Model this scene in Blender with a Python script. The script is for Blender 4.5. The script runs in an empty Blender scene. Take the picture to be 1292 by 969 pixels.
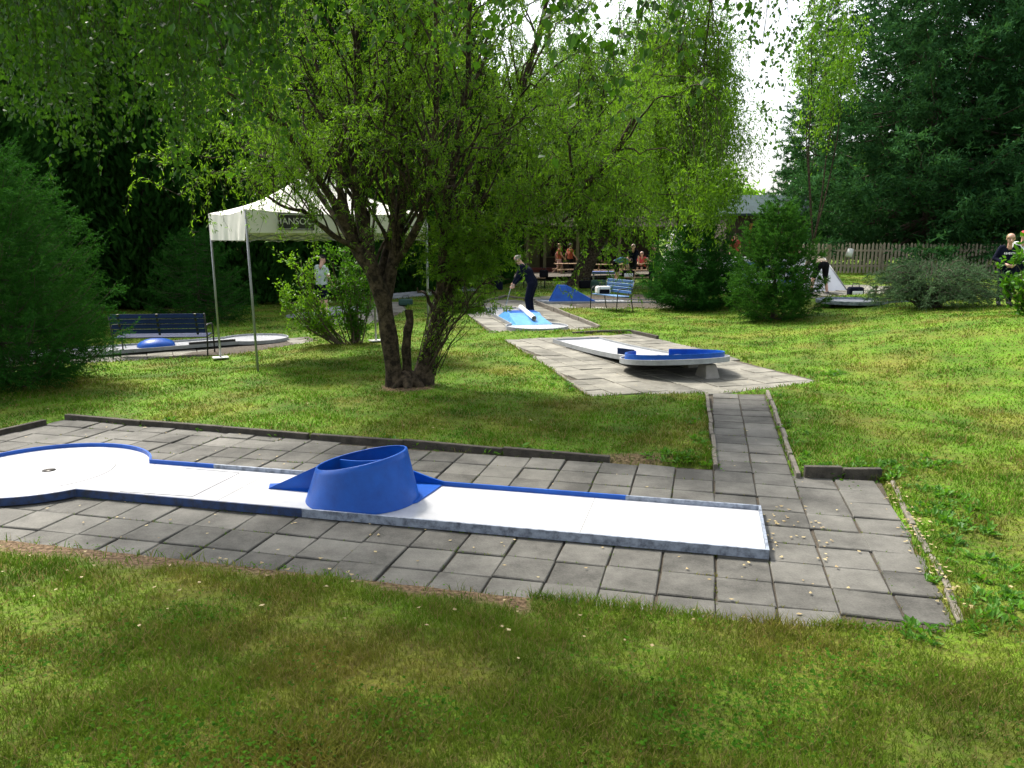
import bpy, math, random
import numpy as np
from mathutils import Vector, Matrix, Euler
R = math.radians
rng = np.random.default_rng(7)
random.seed(7)

# ------------------------------------------------------------------ camera, sky, sun, exposure
sc = bpy.context.scene
PITCH = R(10.45); HC = 2.05
cam = bpy.data.cameras.new('camera'); co = bpy.data.objects.new('camera', cam)
sc.collection.objects.link(co); sc.camera = co
cam.sensor_width = 36; cam.lens = 36*1000/1292; cam.clip_start = .05; cam.clip_end = 2000
co.location = (0, 0, HC); co.rotation_euler = (R(90)-PITCH, 0, 0)
SUN_DIR = Vector((-.50, .60, 1.02)).normalized()
elev = math.asin(SUN_DIR.z); azim = math.atan2(SUN_DIR.x, SUN_DIR.y)
w = bpy.data.worlds.new('World'); sc.world = w; w.use_nodes = True
nt = w.node_tree; bg = nt.nodes['Background']
sky = nt.nodes.new('ShaderNodeTexSky'); sky.sky_type = 'NISHITA'; sky.sun_disc = False
sky.sun_elevation = elev; sky.sun_rotation = azim
sky.air_density = 1.0; sky.dust_density = 4.0; sky.ozone_density = 1.0
hsv = nt.nodes.new('ShaderNodeHueSaturation'); hsv.inputs['Saturation'].default_value = .35; hsv.inputs['Value'].default_value = 1.25
nt.links.new(sky.outputs[0], hsv.inputs['Color']); nt.links.new(hsv.outputs[0], bg.inputs[0])
bg.inputs[1].default_value = .15
sl = bpy.data.lights.new('sun', 'SUN'); so = bpy.data.objects.new('sun', sl); sc.collection.objects.link(so)
sl.energy = 3.4; sl.angle = R(8); sl.color = (1, .93, .82)
so.rotation_euler = SUN_DIR.to_track_quat('Z', 'Y').to_euler(); so.location = (-10, 12, 25)
sc.view_settings.view_transform = 'Standard'; sc.view_settings.look = 'None'
sc.view_settings.gamma = 1; sc.view_settings.exposure = 1.1
sc.view_settings.use_curve_mapping = False
sc.cycles.max_bounces = 8; sc.cycles.transmission_bounces = 4; sc.cycles.diffuse_bounces = 4
sc.cycles.use_denoising = True

def W(px, py, Y):
    """the point seen at a photograph pixel, at forward distance Y (metres)"""
    u = (px-646)/1000; v = (py-484.5)/1000
    d = Y/(math.cos(PITCH)-v*math.sin(PITCH))
    return Vector((u*d, Y, HC-d*(v*math.cos(PITCH)+math.sin(PITCH))))
def G(px, py, z=0.):
    u = (px-646)/1000; v = (py-484.5)/1000
    d = (HC-z)/(v*math.cos(PITCH)+math.sin(PITCH))
    return Vector((u*d, d*math.cos(PITCH)-d*v*math.sin(PITCH), z))

# ------------------------------------------------------------------ materials
def new_mat(name):
    m = bpy.data.materials.new(name); m.use_nodes = True
    return m, m.node_tree, m.node_tree.nodes['Principled BSDF']
def mat(name, col, rough=.6, var=.25, scale=6., bump=0., col2=None, metal=0., spec=.5, coat=0., detail=6, coord='Object', thr=(.35, .7)):
    m, t, p = new_mat(name)
    tc = t.nodes.new('ShaderNodeTexCoord'); n = t.nodes.new('ShaderNodeTexNoise')
    n.inputs['Scale'].default_value = scale; n.inputs['Detail'].default_value = detail; n.inputs['Roughness'].default_value = .65
    t.links.new(tc.outputs[coord], n.inputs['Vector'])
    r = t.nodes.new('ShaderNodeValToRGB'); t.links.new(n.outputs[0], r.inputs[0])
    c2 = col2 or tuple(c*(1-var) for c in col)
    r.color_ramp.elements[0].position = thr[0]; r.color_ramp.elements[1].position = thr[1]
    r.color_ramp.elements[0].color = (*c2, 1); r.color_ramp.elements[1].color = (*col, 1)
    t.links.new(r.outputs[0], p.inputs['Base Color'])
    p.inputs['Roughness'].default_value = rough; p.inputs['Metallic'].default_value = metal
    p.inputs['Specular IOR Level'].default_value = spec; p.inputs['Coat Weight'].default_value = coat
    p.inputs['Coat Roughness'].default_value = .12
    if bump:
        b = t.nodes.new('ShaderNodeBump'); b.inputs['Strength'].default_value = bump; b.inputs['Distance'].default_value = .01
        n2 = t.nodes.new('ShaderNodeTexNoise'); n2.inputs['Scale'].default_value = scale*6; n2.inputs['Detail'].default_value = 5
        t.links.new(tc.outputs[coord], n2.inputs['Vector'])
        t.links.new(n2.outputs[0], b.inputs['Height']); t.links.new(b.outputs[0], p.inputs['Normal'])
    return m
def leaf_mat(name, dark, light, trans, tfac=.4, rough=.5, clump=1.2, spec=.2):
    m, t, p = new_mat(name)
    a = t.nodes.new('ShaderNodeAttribute'); a.attribute_name = 'tint'
    tc = t.nodes.new('ShaderNodeTexCoord'); n = t.nodes.new('ShaderNodeTexNoise'); n.inputs['Scale'].default_value = clump
    t.links.new(tc.outputs['Object'], n.inputs['Vector'])
    mx = t.nodes.new('ShaderNodeMath'); mx.operation = 'MULTIPLY_ADD'
    t.links.new(n.outputs[0], mx.inputs[0]); mx.inputs[1].default_value = 1.2
    sb = t.nodes.new('ShaderNodeMath'); sb.operation = 'MULTIPLY_ADD'; sb.inputs[1].default_value = .8; sb.inputs[2].default_value = -.5
    t.links.new(a.outputs['Fac'], sb.inputs[0]); t.links.new(sb.outputs[0], mx.inputs[2])
    r = t.nodes.new('ShaderNodeValToRGB'); t.links.new(mx.outputs[0], r.inputs[0])
    r.color_ramp.elements[0].color = (*dark, 1); r.color_ramp.elements[1].color = (*light, 1)
    t.links.new(r.outputs[0], p.inputs['Base Color']); p.inputs['Roughness'].default_value = rough
    p.inputs['Specular IOR Level'].default_value = spec
    tr = t.nodes.new('ShaderNodeBsdfTranslucent')
    mc = t.nodes.new('ShaderNodeMix'); mc.data_type = 'RGBA'; mc.inputs[0].default_value = .6
    t.links.new(r.outputs[0], mc.inputs[6]); mc.inputs[7].default_value = (*trans, 1)
    t.links.new(mc.outputs[2], tr.inputs[0])
    ms = t.nodes.new('ShaderNodeMixShader'); ms.inputs[0].default_value = tfac
    t.links.new(p.outputs[0], ms.inputs[1]); t.links.new(tr.outputs[0], ms.inputs[2])
    t.links.new(ms.outputs[0], t.nodes['Material Output'].inputs[0])
    return m
def lawn_mat(name, blades):
    m, t, p = new_mat(name)
    g = t.nodes.new('ShaderNodeNewGeometry')
    def noise(s, d=4, off=0):
        mp = t.nodes.new('ShaderNodeVectorMath'); mp.operation = 'MULTIPLY_ADD'
        mp.inputs[1].default_value = (1, 1, 0); mp.inputs[2].default_value = (off, off, 0)
        t.links.new(g.outputs['Position'], mp.inputs[0])
        n = t.nodes.new('ShaderNodeTexNoise'); n.inputs['Scale'].default_value = s; n.inputs['Detail'].default_value = d
        t.links.new(mp.outputs[0], n.inputs['Vector']); return n
    def ramp(src, p0, p1, c0=(0, 0, 0, 1), c1=(1, 1, 1, 1)):
        r = t.nodes.new('ShaderNodeValToRGB'); r.color_ramp.elements[0].position = p0; r.color_ramp.elements[1].position = p1
        r.color_ramp.elements[0].color = c0; r.color_ramp.elements[1].color = c1
        t.links.new(src, r.inputs[0]); return r
    def mix(f, a, b):
        x = t.nodes.new('ShaderNodeMix'); x.data_type = 'RGBA'
        for s, v in ((x.inputs[0], f), (x.inputs[6], a), (x.inputs[7], b)):
            if hasattr(v, 'links'): t.links.new(v, s)
            else: s.default_value = v
        return x.outputs[2]
    n1 = ramp(noise(1.3).outputs[0], .35, .65, (.042, .115, .006, 1), (.108, .235, .012, 1))
    dry = ramp(noise(.75, 6, 13.7).outputs[0], .48, .70)
    dryc = ramp(noise(9, 4, 3).outputs[0], .3, .7, (.15, .125, .022, 1), (.27, .235, .05, 1))
    fine = ramp(noise(5.5, 5, 31.).outputs[0], .45, .68)
    mxx = t.nodes.new('ShaderNodeMath'); mxx.operation = 'MULTIPLY_ADD'; mxx.inputs[1].default_value = .35
    t.links.new(fine.outputs[0], mxx.inputs[0]); t.links.new(dry.outputs[0], mxx.inputs[2])
    sy = t.nodes.new('ShaderNodeSeparateXYZ'); t.links.new(g.outputs['Position'], sy.inputs[0])
    mr = t.nodes.new('ShaderNodeMapRange'); t.links.new(sy.outputs[1], mr.inputs[0])
    for q_, v_ in ((1, 3.6), (2, 5.0), (3, .42), (4, 0.)): mr.inputs[q_].default_value = v_
    worn = t.nodes.new('ShaderNodeMath'); t.links.new(mxx.outputs[0], worn.inputs[0]); t.links.new(mr.outputs[0], worn.inputs[1]); mxx = worn
    mf = t.nodes.new('ShaderNodeMath'); mf.operation = 'MULTIPLY'; mf.inputs[1].default_value = .55; mf.use_clamp = True
    t.links.new(mxx.outputs[0], mf.inputs[0])
    c = mix(mf.outputs[0], n1.outputs[0], dryc.outputs[0])
    if blades:
        a = t.nodes.new('ShaderNodeAttribute'); a.attribute_name = 'tint'
        ra = ramp(a.outputs['Fac'], .0, 1., (.72, .75, .7, 1), (1.25, 1.2, 1.05, 1))
        mm = t.nodes.new('ShaderNodeMix'); mm.data_type = 'RGBA'; mm.blend_type = 'MULTIPLY'; mm.inputs[0].default_value = 1
        t.links.new(c, mm.inputs[6]); t.links.new(ra.outputs[0], mm.inputs[7]); c = mm.outputs[2]
        st = ramp(a.outputs['Fac'], .80, .84)
        c = mix(st.outputs[0], c, (.24, .19, .07, 1))
        t.links.new(c, p.inputs['Base Color'])
        tr = t.nodes.new('ShaderNodeBsdfTranslucent'); t.links.new(c, tr.inputs[0])
        ms = t.nodes.new('ShaderNodeMixShader'); ms.inputs[0].default_value = .4
        t.links.new(p.outputs[0], ms.inputs[1]); t.links.new(tr.outputs[0], ms.inputs[2])
        t.links.new(ms.outputs[0], t.nodes['Material Output'].inputs[0])
    else:
        soil = ramp(noise(22, 6, 5).outputs[0], .40, .62)
        mf2 = t.nodes.new('ShaderNodeMath'); mf2.operation = 'MULTIPLY'; mf2.inputs[1].default_value = .5
        t.links.new(soil.outputs[0], mf2.inputs[0])
        c = mix(mf2.outputs[0], c, (.075, .05, .028, 1))
        at = t.nodes.new('ShaderNodeAttribute'); at.attribute_name = 'tint'
        sc2 = ramp(noise(35, 6, 2).outputs[0], .35, .65, (.05, .032, .018, 1), (.20, .14, .085, 1))
        c = mix(at.outputs['Fac'], c, sc2.outputs[0])
        t.links.new(c, p.inputs['Base Color'])
        b = t.nodes.new('ShaderNodeBump'); b.inputs['Strength'].default_value = .8; b.inputs['Distance'].default_value = .03
        t.links.new(noise(40, 6).outputs[0], b.inputs['Height']); t.links.new(b.outputs[0], p.inputs['Normal'])
    p.inputs['Roughness'].default_value = .8; p.inputs['Specular IOR Level'].default_value = .08
    return m

M = {}
M['bark'] = mat('willow_bark', (.085, .063, .040), .95, .75, 14, 1., col2=(.016, .012, .008), thr=(.4, .64), spec=.2)
M['bark_dark'] = mat('conifer_bark', (.07, .05, .035), .95, .5, 12, .8)
M['birch_bark'] = mat('birch_bark', (.5, .48, .44), .8, .8, 7, .5)
M['twig'] = mat('twig_bark', (.11, .085, .05), .8, .4, 15)
M['willow'] = leaf_mat('willow_leaf', (.018, .060, .004), (.085, .19, .010), (.24, .48, .015), .5)
M['willow_far'] = leaf_mat('far_willow_leaf', (.018, .060, .006), (.075, .17, .014), (.20, .40, .02), .45, clump=.5)
M['birch'] = leaf_mat('birch_leaf', (.006, .028, .004), (.026, .085, .008), (.10, .26, .008), .34, .5)
M['shrub'] = leaf_mat('shrub_leaf', (.016, .07, .004), (.06, .18, .008), (.13, .34, .01), .4, .4, 3)
M['shrub_bright'] = leaf_mat('bright_shrub_leaf', (.035, .12, .006), (.12, .28, .012), (.25, .48, .015), .42, .4, 3)
M['thuja'] = leaf_mat('thuja_leaf', (.008, .038, .007), (.034, .11, .016), (.04, .14, .012), .22, .8, .6, spec=.05)
M['spruce'] = leaf_mat('spruce_needle', (.005, .032, .005), (.032, .125, .018), (.05, .18, .012), .25, .8, 3, spec=.04)
M['spruce_new'] = leaf_mat('fresh_spruce_needle', (.006, .036, .006), (.048, .15, .020), (.09, .25, .015), .28, .8, 3.5, spec=.04)
M['spruce_far'] = leaf_mat('old_spruce_needle', (.005, .028, .010), (.045, .125, .042), (.06, .17, .03), .25, .9, .6, spec=.03)
M['juniper'] = leaf_mat('juniper_needle', (.014, .04, .018), (.11, .19, .09), (.09, .17, .05), .25, .7, 5, spec=.08)
M['weed'] = leaf_mat('weed_leaf', (.025, .10, .006), (.09, .24, .012), (.15, .36, .015), .35, .5, 4)
M['clover'] = leaf_mat('clover_leaf', (.022, .075, .005), (.06, .16, .010), (.10, .24, .01), .35, .8, 4, spec=.04)
M['litter'] = mat('dry_leaf', (.42, .36, .18), .7, .5, 3, col2=(.22, .15, .06))
M['lawn'] = lawn_mat('lawn_ground', False)
M['grass'] = lawn_mat('grass_blade', True)
M['white_lane'] = mat('white_lane_paint', (.50, .51, .53), .25, .05, 1.6, .03, col2=(.34, .35, .37), spec=.5, thr=(.28, .55))
M['rim'] = mat('galvanised_rim', (.27, .31, .38), .5, .6, 16, .15, col2=(.055, .065, .09), metal=.25, thr=(.3, .58))
M['rim_grey'] = mat('grey_rim', (.33, .35, .37), .55, .3, 8, .1, metal=.1)
M['blue'] = mat('blue_paint', (.003, .085, .42), .40, .25, 5, .10, col2=(.002, .050, .27), spec=.3, thr=(.3, .72))
M['blue_pale'] = mat('worn_pale_blue_paint', (.10, .34, .72), .4, .35, 5, .05)
M['blue_dark'] = mat('dark_blue_paint', (.007, .025, .095), .5, .3, 5, .05, spec=.2)
M['black'] = mat('black_paint', (.015, .015, .018), .5, .3, 6)
M['blue_dirt_shade'] = mat('dirt_and_shade_blue_rim', (.012, .04, .13), .55, .7, 14, .2, col2=(.012, .016, .03), thr=(.35, .6))  # dirt and the near side's shade both put into this darker rim blue
M['black_cloth'] = mat('black_cloth', (.008, .008, .011), .9, .3, 20, spec=.1)
M['navy'] = mat('navy_cloth', (.006, .008, .020), .9, .3, 14, spec=.08)
M['line'] = mat('line_paint', (.12, .12, .13), .5, .2, 9)
M['scuff'] = mat('lane_grime', (.20, .19, .17), .6, .3, 9)
M['hole'] = mat('hole_metal', (.04, .035, .03), .4, .3, 9, metal=.5)
M['concrete'] = mat('concrete', (.30, .28, .25), .9, .35, 5, .5)
M['canvas'] = mat('canopy_canvas', (.74, .72, .66), .8, .08, 2, .1)
M['steel'] = mat('tube_steel', (.33, .34, .35), .45, .2, 12, metal=.6)
M['wood'] = mat('bench_wood', (.34, .22, .12), .7, .35, 8, .3)
M['wood_grey'] = mat('weathered_wood', (.34, .29, .21), .85, .4, 7, .4)
M['wood_dark'] = mat('dark_boards', (.055, .036, .025), .8, .4, 5, .4)
M['wall_green'] = mat('pale_post_paint', (.17, .16, .08), .8, .2, 5)
M['red_paint'] = mat('dull_red_paint', (.14, .03, .022), .8, .3, 5)
M['roof'] = mat('bluish_roof_sheet', (.045, .075, .082), .8, .3, 2, spec=.2)
M['roof_brown'] = mat('brown_shingles', (.035, .027, .022), .95, .3, 4, .4, spec=.1)
M['orange_frame'] = mat('orange_wood', (.5, .2, .06), .6, .2, 5)
M['glass_dark'] = mat('dark_glass', (.012, .014, .016), .1, .2, 2)
M['skin'] = mat('skin', (.52, .31, .22), .55, .1, 10)
M['mint'] = mat('pale_mint_cloth', (.42, .50, .46), .9, .15, 10)
M['ltblue'] = mat('pale_blue_cloth', (.38, .48, .58), .9, .35, 14)
M['orange'] = mat('orange_cloth', (.30, .065, .022), .9, .25, 10)
M['pink'] = mat('pink_cloth', (.55, .33, .30), .9, .15, 10)
M['red'] = mat('red_cloth', (.42, .045, .05), .9, .25, 10)
M['teal'] = mat('teal_blue_cloth', (.04, .17, .30), .9, .2, 10)
M['khaki'] = mat('khaki_cloth', (.20, .17, .12), .9, .2, 10)
M['white_cloth'] = mat('white_cloth', (.72, .72, .72), .9, .1, 10)
M['grey_cloth'] = mat('grey_cloth', (.16, .16, .17), .9, .2, 10)
M['hair'] = mat('dark_hair', (.03, .02, .014), .8, .3, 30)
M['hair_grey'] = mat('grey_hair', (.26, .24, .22), .8, .3, 30)
M['hair_fair'] = mat('fair_hair', (.30, .2, .1), .8, .3, 30)
M['green_bag'] = mat('dark_green_cloth', (.016, .06, .045), .8, .3, 9)
M['plastic_white'] = mat('white_plastic', (.72, .72, .70), .4, .1, 5)
M['banner_white'] = mat('white_banner', (.70, .71, .74), .6, .12, 2)
M['banner_blue'] = mat('blue_banner_print', (.06, .11, .36), .6, .3, 7)
M['dark_sign'] = mat('dark_sign_print', (.03, .03, .03), .7, .3, 9)
M['rust'] = mat('rusty_iron', (.16, .07, .035), .9, .3, 9)

# slab material: every slab has its own tint
def slab_mat(name, c1, c2):
    m, t, p = new_mat(name)
    a = t.nodes.new('ShaderNodeAttribute'); a.attribute_name = 'tint'
    g = t.nodes.new('ShaderNodeNewGeometry')
    n = t.nodes.new('ShaderNodeTexNoise'); n.inputs['Scale'].default_value = 2.2; n.inputs['Detail'].default_value = 9; n.inputs['Roughness'].default_value = .7
    n3 = t.nodes.new('ShaderNodeTexNoise'); n3.inputs['Scale'].default_value = 90; n3.inputs['Detail'].default_value = 3
    for x in (n, n3): t.links.new(g.outputs['Position'], x.inputs['Vector'])
    ad = t.nodes.new('ShaderNodeMath'); ad.operation = 'MULTIPLY_ADD'; ad.inputs[1].default_value = .42
    t.links.new(a.outputs['Fac'], ad.inputs[0])
    sb = t.nodes.new('ShaderNodeMath'); sb.operation = 'MULTIPLY_ADD'; sb.inputs[1].default_value = 2.1; sb.inputs[2].default_value = -.76
    t.links.new(n.outputs[0], sb.inputs[0]); t.links.new(sb.outputs[0], ad.inputs[2])
    s3 = t.nodes.new('ShaderNodeMath'); s3.operation = 'MULTIPLY_ADD'; s3.inputs[1].default_value = .5; s3.inputs[2].default_value = -.25
    t.links.new(n3.outputs[0], s3.inputs[0])
    s4 = t.nodes.new('ShaderNodeMath'); t.links.new(s3.outputs[0], s4.inputs[0]); t.links.new(ad.outputs[0], s4.inputs[1])
    r = t.nodes.new('ShaderNodeValToRGB'); t.links.new(s4.outputs[0], r.inputs[0])
    r.color_ramp.elements[0].color = (*c1, 1); r.color_ramp.elements[1].color = (*c2, 1)
    r.color_ramp.elements[0].position = .1; r.color_ramp.elements[1].position = .95
    t.links.new(r.outputs[0], p.inputs['Base Color']); p.inputs['Roughness'].default_value = .85
    b = t.nodes.new('ShaderNodeBump'); b.inputs['Strength'].default_value = .35; b.inputs['Distance'].default_value = .006
    t.links.new(n3.outputs[0], b.inputs['Height']); t.links.new(b.outputs[0], p.inputs['Normal'])
    return m
M['slab'] = slab_mat('front_paving_slab', (.030, .029, .024), (.135, .131, .115))
M['slab_light'] = slab_mat('pale_paving_slab', (.075, .072, .057), (.24, .23, .19))
M['joint'] = mat('sandy_joint_soil', (.075, .06, .04), .95, .5, 20, .6)

# ------------------------------------------------------------------ object helpers
def tag(o, label=None, cat=None, group=None, kind=None):
    if label: o['label'] = label
    if cat: o['category'] = cat
    if group: o['group'] = group
    if kind: o['kind'] = kind
    return o
def link(o, parent=None):
    sc.collection.objects.link(o)
    if parent is not None: o.parent = parent
    return o
def empty(name, loc, rz=0, label=None, cat=None, group=None):
    o = bpy.data.objects.new(name, None); o.location = loc; o.rotation_euler = (0, 0, rz); o.empty_display_size = .2
    return tag(link(o), label, cat, group)
def copy_tree(o, parent=None):
    c = o.copy(); link(c, parent)
    for ch in list(o.children): copy_tree(ch, c)
    return c
class MB:
    """collects shapes and links them as one mesh object"""
    def __init__(s): s.v = []; s.f = []; s.m = []; s.sm = []
    def add(s, vs, fs, mi=0, smooth=False):
        b = len(s.v); s.v += [tuple(x) for x in vs]
        for f in fs: s.f.append([i+b for i in f]); s.m.append(mi); s.sm.append(smooth)
        return s
    def box(s, c, d, rot=None, mi=0):
        q = rot.to_matrix() if isinstance(rot, Euler) else (Matrix.Rotation(rot, 3, 'Z') if rot else Matrix.Identity(3))
        vs = [Vector(c)+q@Vector((x*d[0]/2, y*d[1]/2, z*d[2]/2)) for x in (-1, 1) for y in (-1, 1) for z in (-1, 1)]
        return s.add(vs, [(0, 1, 3, 2), (4, 6, 7, 5), (0, 4, 5, 1), (2, 3, 7, 6), (0, 2, 6, 4), (1, 5, 7, 3)], mi)
    def beam(s, a, b, w_, h_, mi=0):
        a = Vector(a); b = Vector(b); d = (b-a); q = d.to_track_quat('Y', 'Z').to_matrix()
        L = d.length; c = (a+b)/2
        vs = [c+q@Vector((x*w_/2, y*L/2, z*h_/2)) for x in (-1, 1) for y in (-1, 1) for z in (-1, 1)]
        return s.add(vs, [(0, 1, 3, 2), (4, 6, 7, 5), (0, 4, 5, 1), (2, 3, 7, 6), (0, 2, 6, 4), (1, 5, 7, 3)], mi)
    def tube(s, pts, rad, n=8, mi=0, caps=True):
        pts = [Vector(p) for p in pts]; k = len(pts)
        if not hasattr(rad, '__len__'): rad = [rad]*k
        vs = []; fs = []; up = Vector((0, 0, 1)); pn = None
        for i, p in enumerate(pts):
            t = (pts[min(i+1, k-1)]-pts[max(i-1, 0)]).normalized()
            if pn is None: pn = t.orthogonal().normalized()
            nn = (pn-t*pn.dot(t)); nn = nn.normalized() if nn.length > 1e-5 else t.orthogonal().normalized(); pn = nn; bn = t.cross(nn)
            for j in range(n):
                a = 2*math.pi*j/n; vs.append(p+(nn*math.cos(a)+bn*math.sin(a))*rad[i])
        for i in range(k-1):
            for j in range(n):
                fs.append((i*n+j, i*n+(j+1) % n, (i+1)*n+(j+1) % n, (i+1)*n+j))
        if caps: fs += [tuple(range(n))[::-1], tuple((k-1)*n+j for j in range(n))]
        return s.add(vs, fs, mi, True)
    def ball(s, c, r, nu=12, nv=8, mi=0, rot=None, zmin=-1):
        if not hasattr(r, '__len__'): r = (r, r, r)
        q = rot.to_matrix() if rot else Matrix.Identity(3)
        vs = []; fs = []
        for i in range(nv+1):
            ph = math.pi*i/nv
            zc = max(math.cos(ph), zmin)
            for j in range(nu):
                a = 2*math.pi*j/nu
                vs.append(Vector(c)+q@Vector((r[0]*math.sin(ph)*math.cos(a), r[1]*math.sin(ph)*math.sin(a), r[2]*zc)))
        for i in range(nv):
            for j in range(nu): fs.append((i*nu+j, (i+1)*nu+j, (i+1)*nu+(j+1) % nu, i*nu+(j+1) % nu))
        return s.add(vs, fs, mi, True)
    def prism(s, poly, z0, z1, mi=0):
        n = len(poly); vs = [(x, y, z0) for x, y in poly]+[(x, y, z1) for x, y in poly]
        fs = [tuple(range(n))[::-1], tuple(range(n, 2*n))]+[(i, (i+1) % n, n+(i+1) % n, n+i) for i in range(n)]
        return s.add(vs, fs, mi)
    def build(s, name, mats, parent=None, bevel=0, loc=None):
        me = bpy.data.meshes.new(name); me.from_pydata(s.v, [], s.f)
        for m in (mats if isinstance(mats, (list, tuple)) else [mats]): me.materials.append(m)
        me.polygons.foreach_set('material_index', s.m); me.polygons.foreach_set('use_smooth', s.sm); me.update()
        o = link(bpy.data.objects.new(name, me), parent)
        if loc is not None: o.location = loc
        if bevel:
            b = o.modifiers.new('bevel', 'BEVEL'); b.width = bevel; b.segments = 2; b.limit_method = 'ANGLE'
        return o
def npmesh(name, V, T=None, Q=None, mats=None, tint=None, smooth=False, parent=None):
    """V (N,3); T (M,3) and/or Q (K,4); tint per vertex"""
    me = bpy.data.meshes.new(name)
    T = np.zeros((0, 3), int) if T is None else T; Q = np.zeros((0, 4), int) if Q is None else Q
    idx = np.concatenate([T.ravel(), Q.ravel()]).astype(np.int32)
    tot = np.concatenate([np.full(len(T), 3), np.full(len(Q), 4)]).astype(np.int32)
    st = np.concatenate([[0], np.cumsum(tot)[:-1]]).astype(np.int32)
    me.vertices.add(len(V)); me.loops.add(len(idx)); me.polygons.add(len(tot))
    me.vertices.foreach_set('co', np.asarray(V, np.float32).ravel())
    me.loops.foreach_set('vertex_index', idx)
    me.polygons.foreach_set('loop_start', st); me.polygons.foreach_set('loop_total', tot)
    me.polygons.foreach_set('use_smooth', np.full(len(tot), smooth))
    if tint is not None:
        a = me.attributes.new('tint', 'FLOAT', 'POINT'); a.data.foreach_set('value', np.asarray(tint, np.float32))
    me.materials.append(mats); me.update(); me.validate()
    return link(bpy.data.objects.new(name, me), parent)
def unit(a): return a/np.maximum(np.linalg.norm(a, axis=1, keepdims=True), 1e-9)
def kites(P, D, L, Wd, r=rng):
    """leaf kites at P along D, lengths L, widths Wd"""
    n = len(P); D = unit(D); S = unit(np.cross(D, r.normal(size=(n, 3)))); N = np.cross(D, S)
    L = np.asarray(L).reshape(-1, 1); Wd = np.asarray(Wd).reshape(-1, 1)
    V = np.stack([P, P+D*L*.42+S*Wd/2+N*Wd*.12, P+D*L, P+D*L*.42-S*Wd/2+N*Wd*.12], 1).reshape(-1, 3)
    Q = np.arange(4*n).reshape(n, 4)
    return V, Q, np.repeat(r.random(n), 4)
def spikes(A, B, n, L, Wd, r=rng, fwd=.75):
    """needles along the twigs A->B, n for each twig"""
    m = len(A); t = np.tile((np.arange(n)+.5)/n, m)+r.normal(size=m*n)*.03
    A2 = np.repeat(A, n, 0); D = np.repeat(B-A, n, 0); P = A2+D*t[:, None]
    ax = unit(D); rad = unit(np.cross(ax, r.normal(size=(m*n, 3))))
    d = unit(ax*fwd+rad); s = unit(np.cross(d, r.normal(size=(m*n, 3))))
    l = (L*(.7+.6*r.random(m*n)))[:, None]
    V = np.stack([P-s*Wd/2, P+s*Wd/2, P+d*l], 1).reshape(-1, 3)
    return V, np.arange(3*m*n).reshape(-1, 3), np.repeat(np.repeat(r.random(m), n)*.7+.3*r.random(m*n), 3)

# ------------------------------------------------------------------ terrain
PA = [(-7.2, 6.1), (-3.55, 5.22), (-2.16, 4.88), (-.81, 4.54), (.45, 4.23), (1.38, 4.0), (2.34, 3.90), (2.50, 4.45), (3.18, 6.57), (2.46, 6.67),
      (3.40, 10.45), (2.62, 10.45), (1.86, 6.93), (.95, 7.10), (-5.1, 8.84), (-5.2, 8.55), (-5.45, 7.95), (-7.4, 7.9)]
def gp(*pts): return [tuple(G(x, y)[:2]) for x, y in pts]
PB = gp((636, 429), (686, 458), (745, 501), (885, 497), (968, 491), (1040, 481), (960, 462), (880, 440), (800, 421), (722, 425))
PC = gp((583, 391), (618, 420), (757, 415), (675, 382), (637, 376))
PD = [(-9.5, 13.1), (-7.2, 13.75), (-5.2, 14.7), (-3.9, 16.2), (-4.5, 17.4), (-5.6, 17.0), (-9.8, 15.4)]
PE = gp((380, 407), (478, 409), (514, 391), (507, 379), (390, 391))
PF = gp((665, 381), (690, 390), (870, 389), (870, 373), (665, 374))
PG = gp((1015, 392), (1130, 392), (1130, 379), (1015, 376))
PH = [(-6, 38.5), (11, 38.5), (11, 47), (-6, 47)]
PI_ = gp((494, 378), (600, 368), (600, 360), (494, 366))
POLYS = [PA, PB, PC, PD, PE, PF, PG, PH, PI_]
def inside_dist(x, y, poly):
    ins = np.zeros(x.shape, bool); dm = np.full(x.shape, 1e9)
    n = len(poly)
    for i in range(n):
        x0, y0 = poly[i]; x1, y1 = poly[(i+1) % n]
        dx, dy = x1-x0, y1-y0
        t = np.clip(((x-x0)*dx+(y-y0)*dy)/(dx*dx+dy*dy), 0, 1)
        dm = np.minimum(dm, np.hypot(x-x0-t*dx, y-y0-t*dy))
        with np.errstate(divide='ignore', invalid='ignore'):
            c = ((y0 > y) != (y1 > y)) & (x < (x1-x0)*(y-y0)/(y1-y0+1e-12)+x0)
        ins ^= c
    return ins, dm
def sst(t): t = np.clip(t, 0, 1); return t*t*(3-2*t)
def base_h(x, y):
    z = .48*sst((x-4.4)/6.5)*sst((y-6)/8)
    z = z-.12*sst((-x-3.2)/2.2)*sst((y-10.5)/3)*(1-sst((y-24)/6))
    s = np.maximum(0, -((x+7.2)*.238+(y-6.10)*.971))      # in front of the front paving edge
    z = z+.11*s*sst(s/.7)
    z = z+.22*np.exp(-((x-9.2)/2.8)**2-((y-13.6)/2.4)**2)
    # lawn to the right of the paving swells a little
    z = z+.10*sst((x-2.9)/1.6)*sst((7-y)/3)*(1-sst(s/2.))
    z = z+np.where(np.abs(x)+np.abs(y) > 60, .0, 0)
    return z
def terrain(x, y):
    x = np.asarray(x, float); y = np.asarray(y, float)
    z = base_h(x, y); dmin = np.full(x.shape, 1e9); anyin = np.zeros(x.shape, bool)
    for p in POLYS:
        i, d = inside_dist(x, y, p); anyin |= i; dmin = np.minimum(dmin, np.where(i, 0, d))
    b = .012*np.sin(x*3.1+y*1.7)*np.cos(y*2.3-x)+.006*np.sin(x*9+1)*np.sin(y*8)
    out = .05*sst(dmin/.12)+b*sst(dmin/.5)
    return np.where(anyin, z-.045, z+out-.012), anyin, dmin
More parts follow.
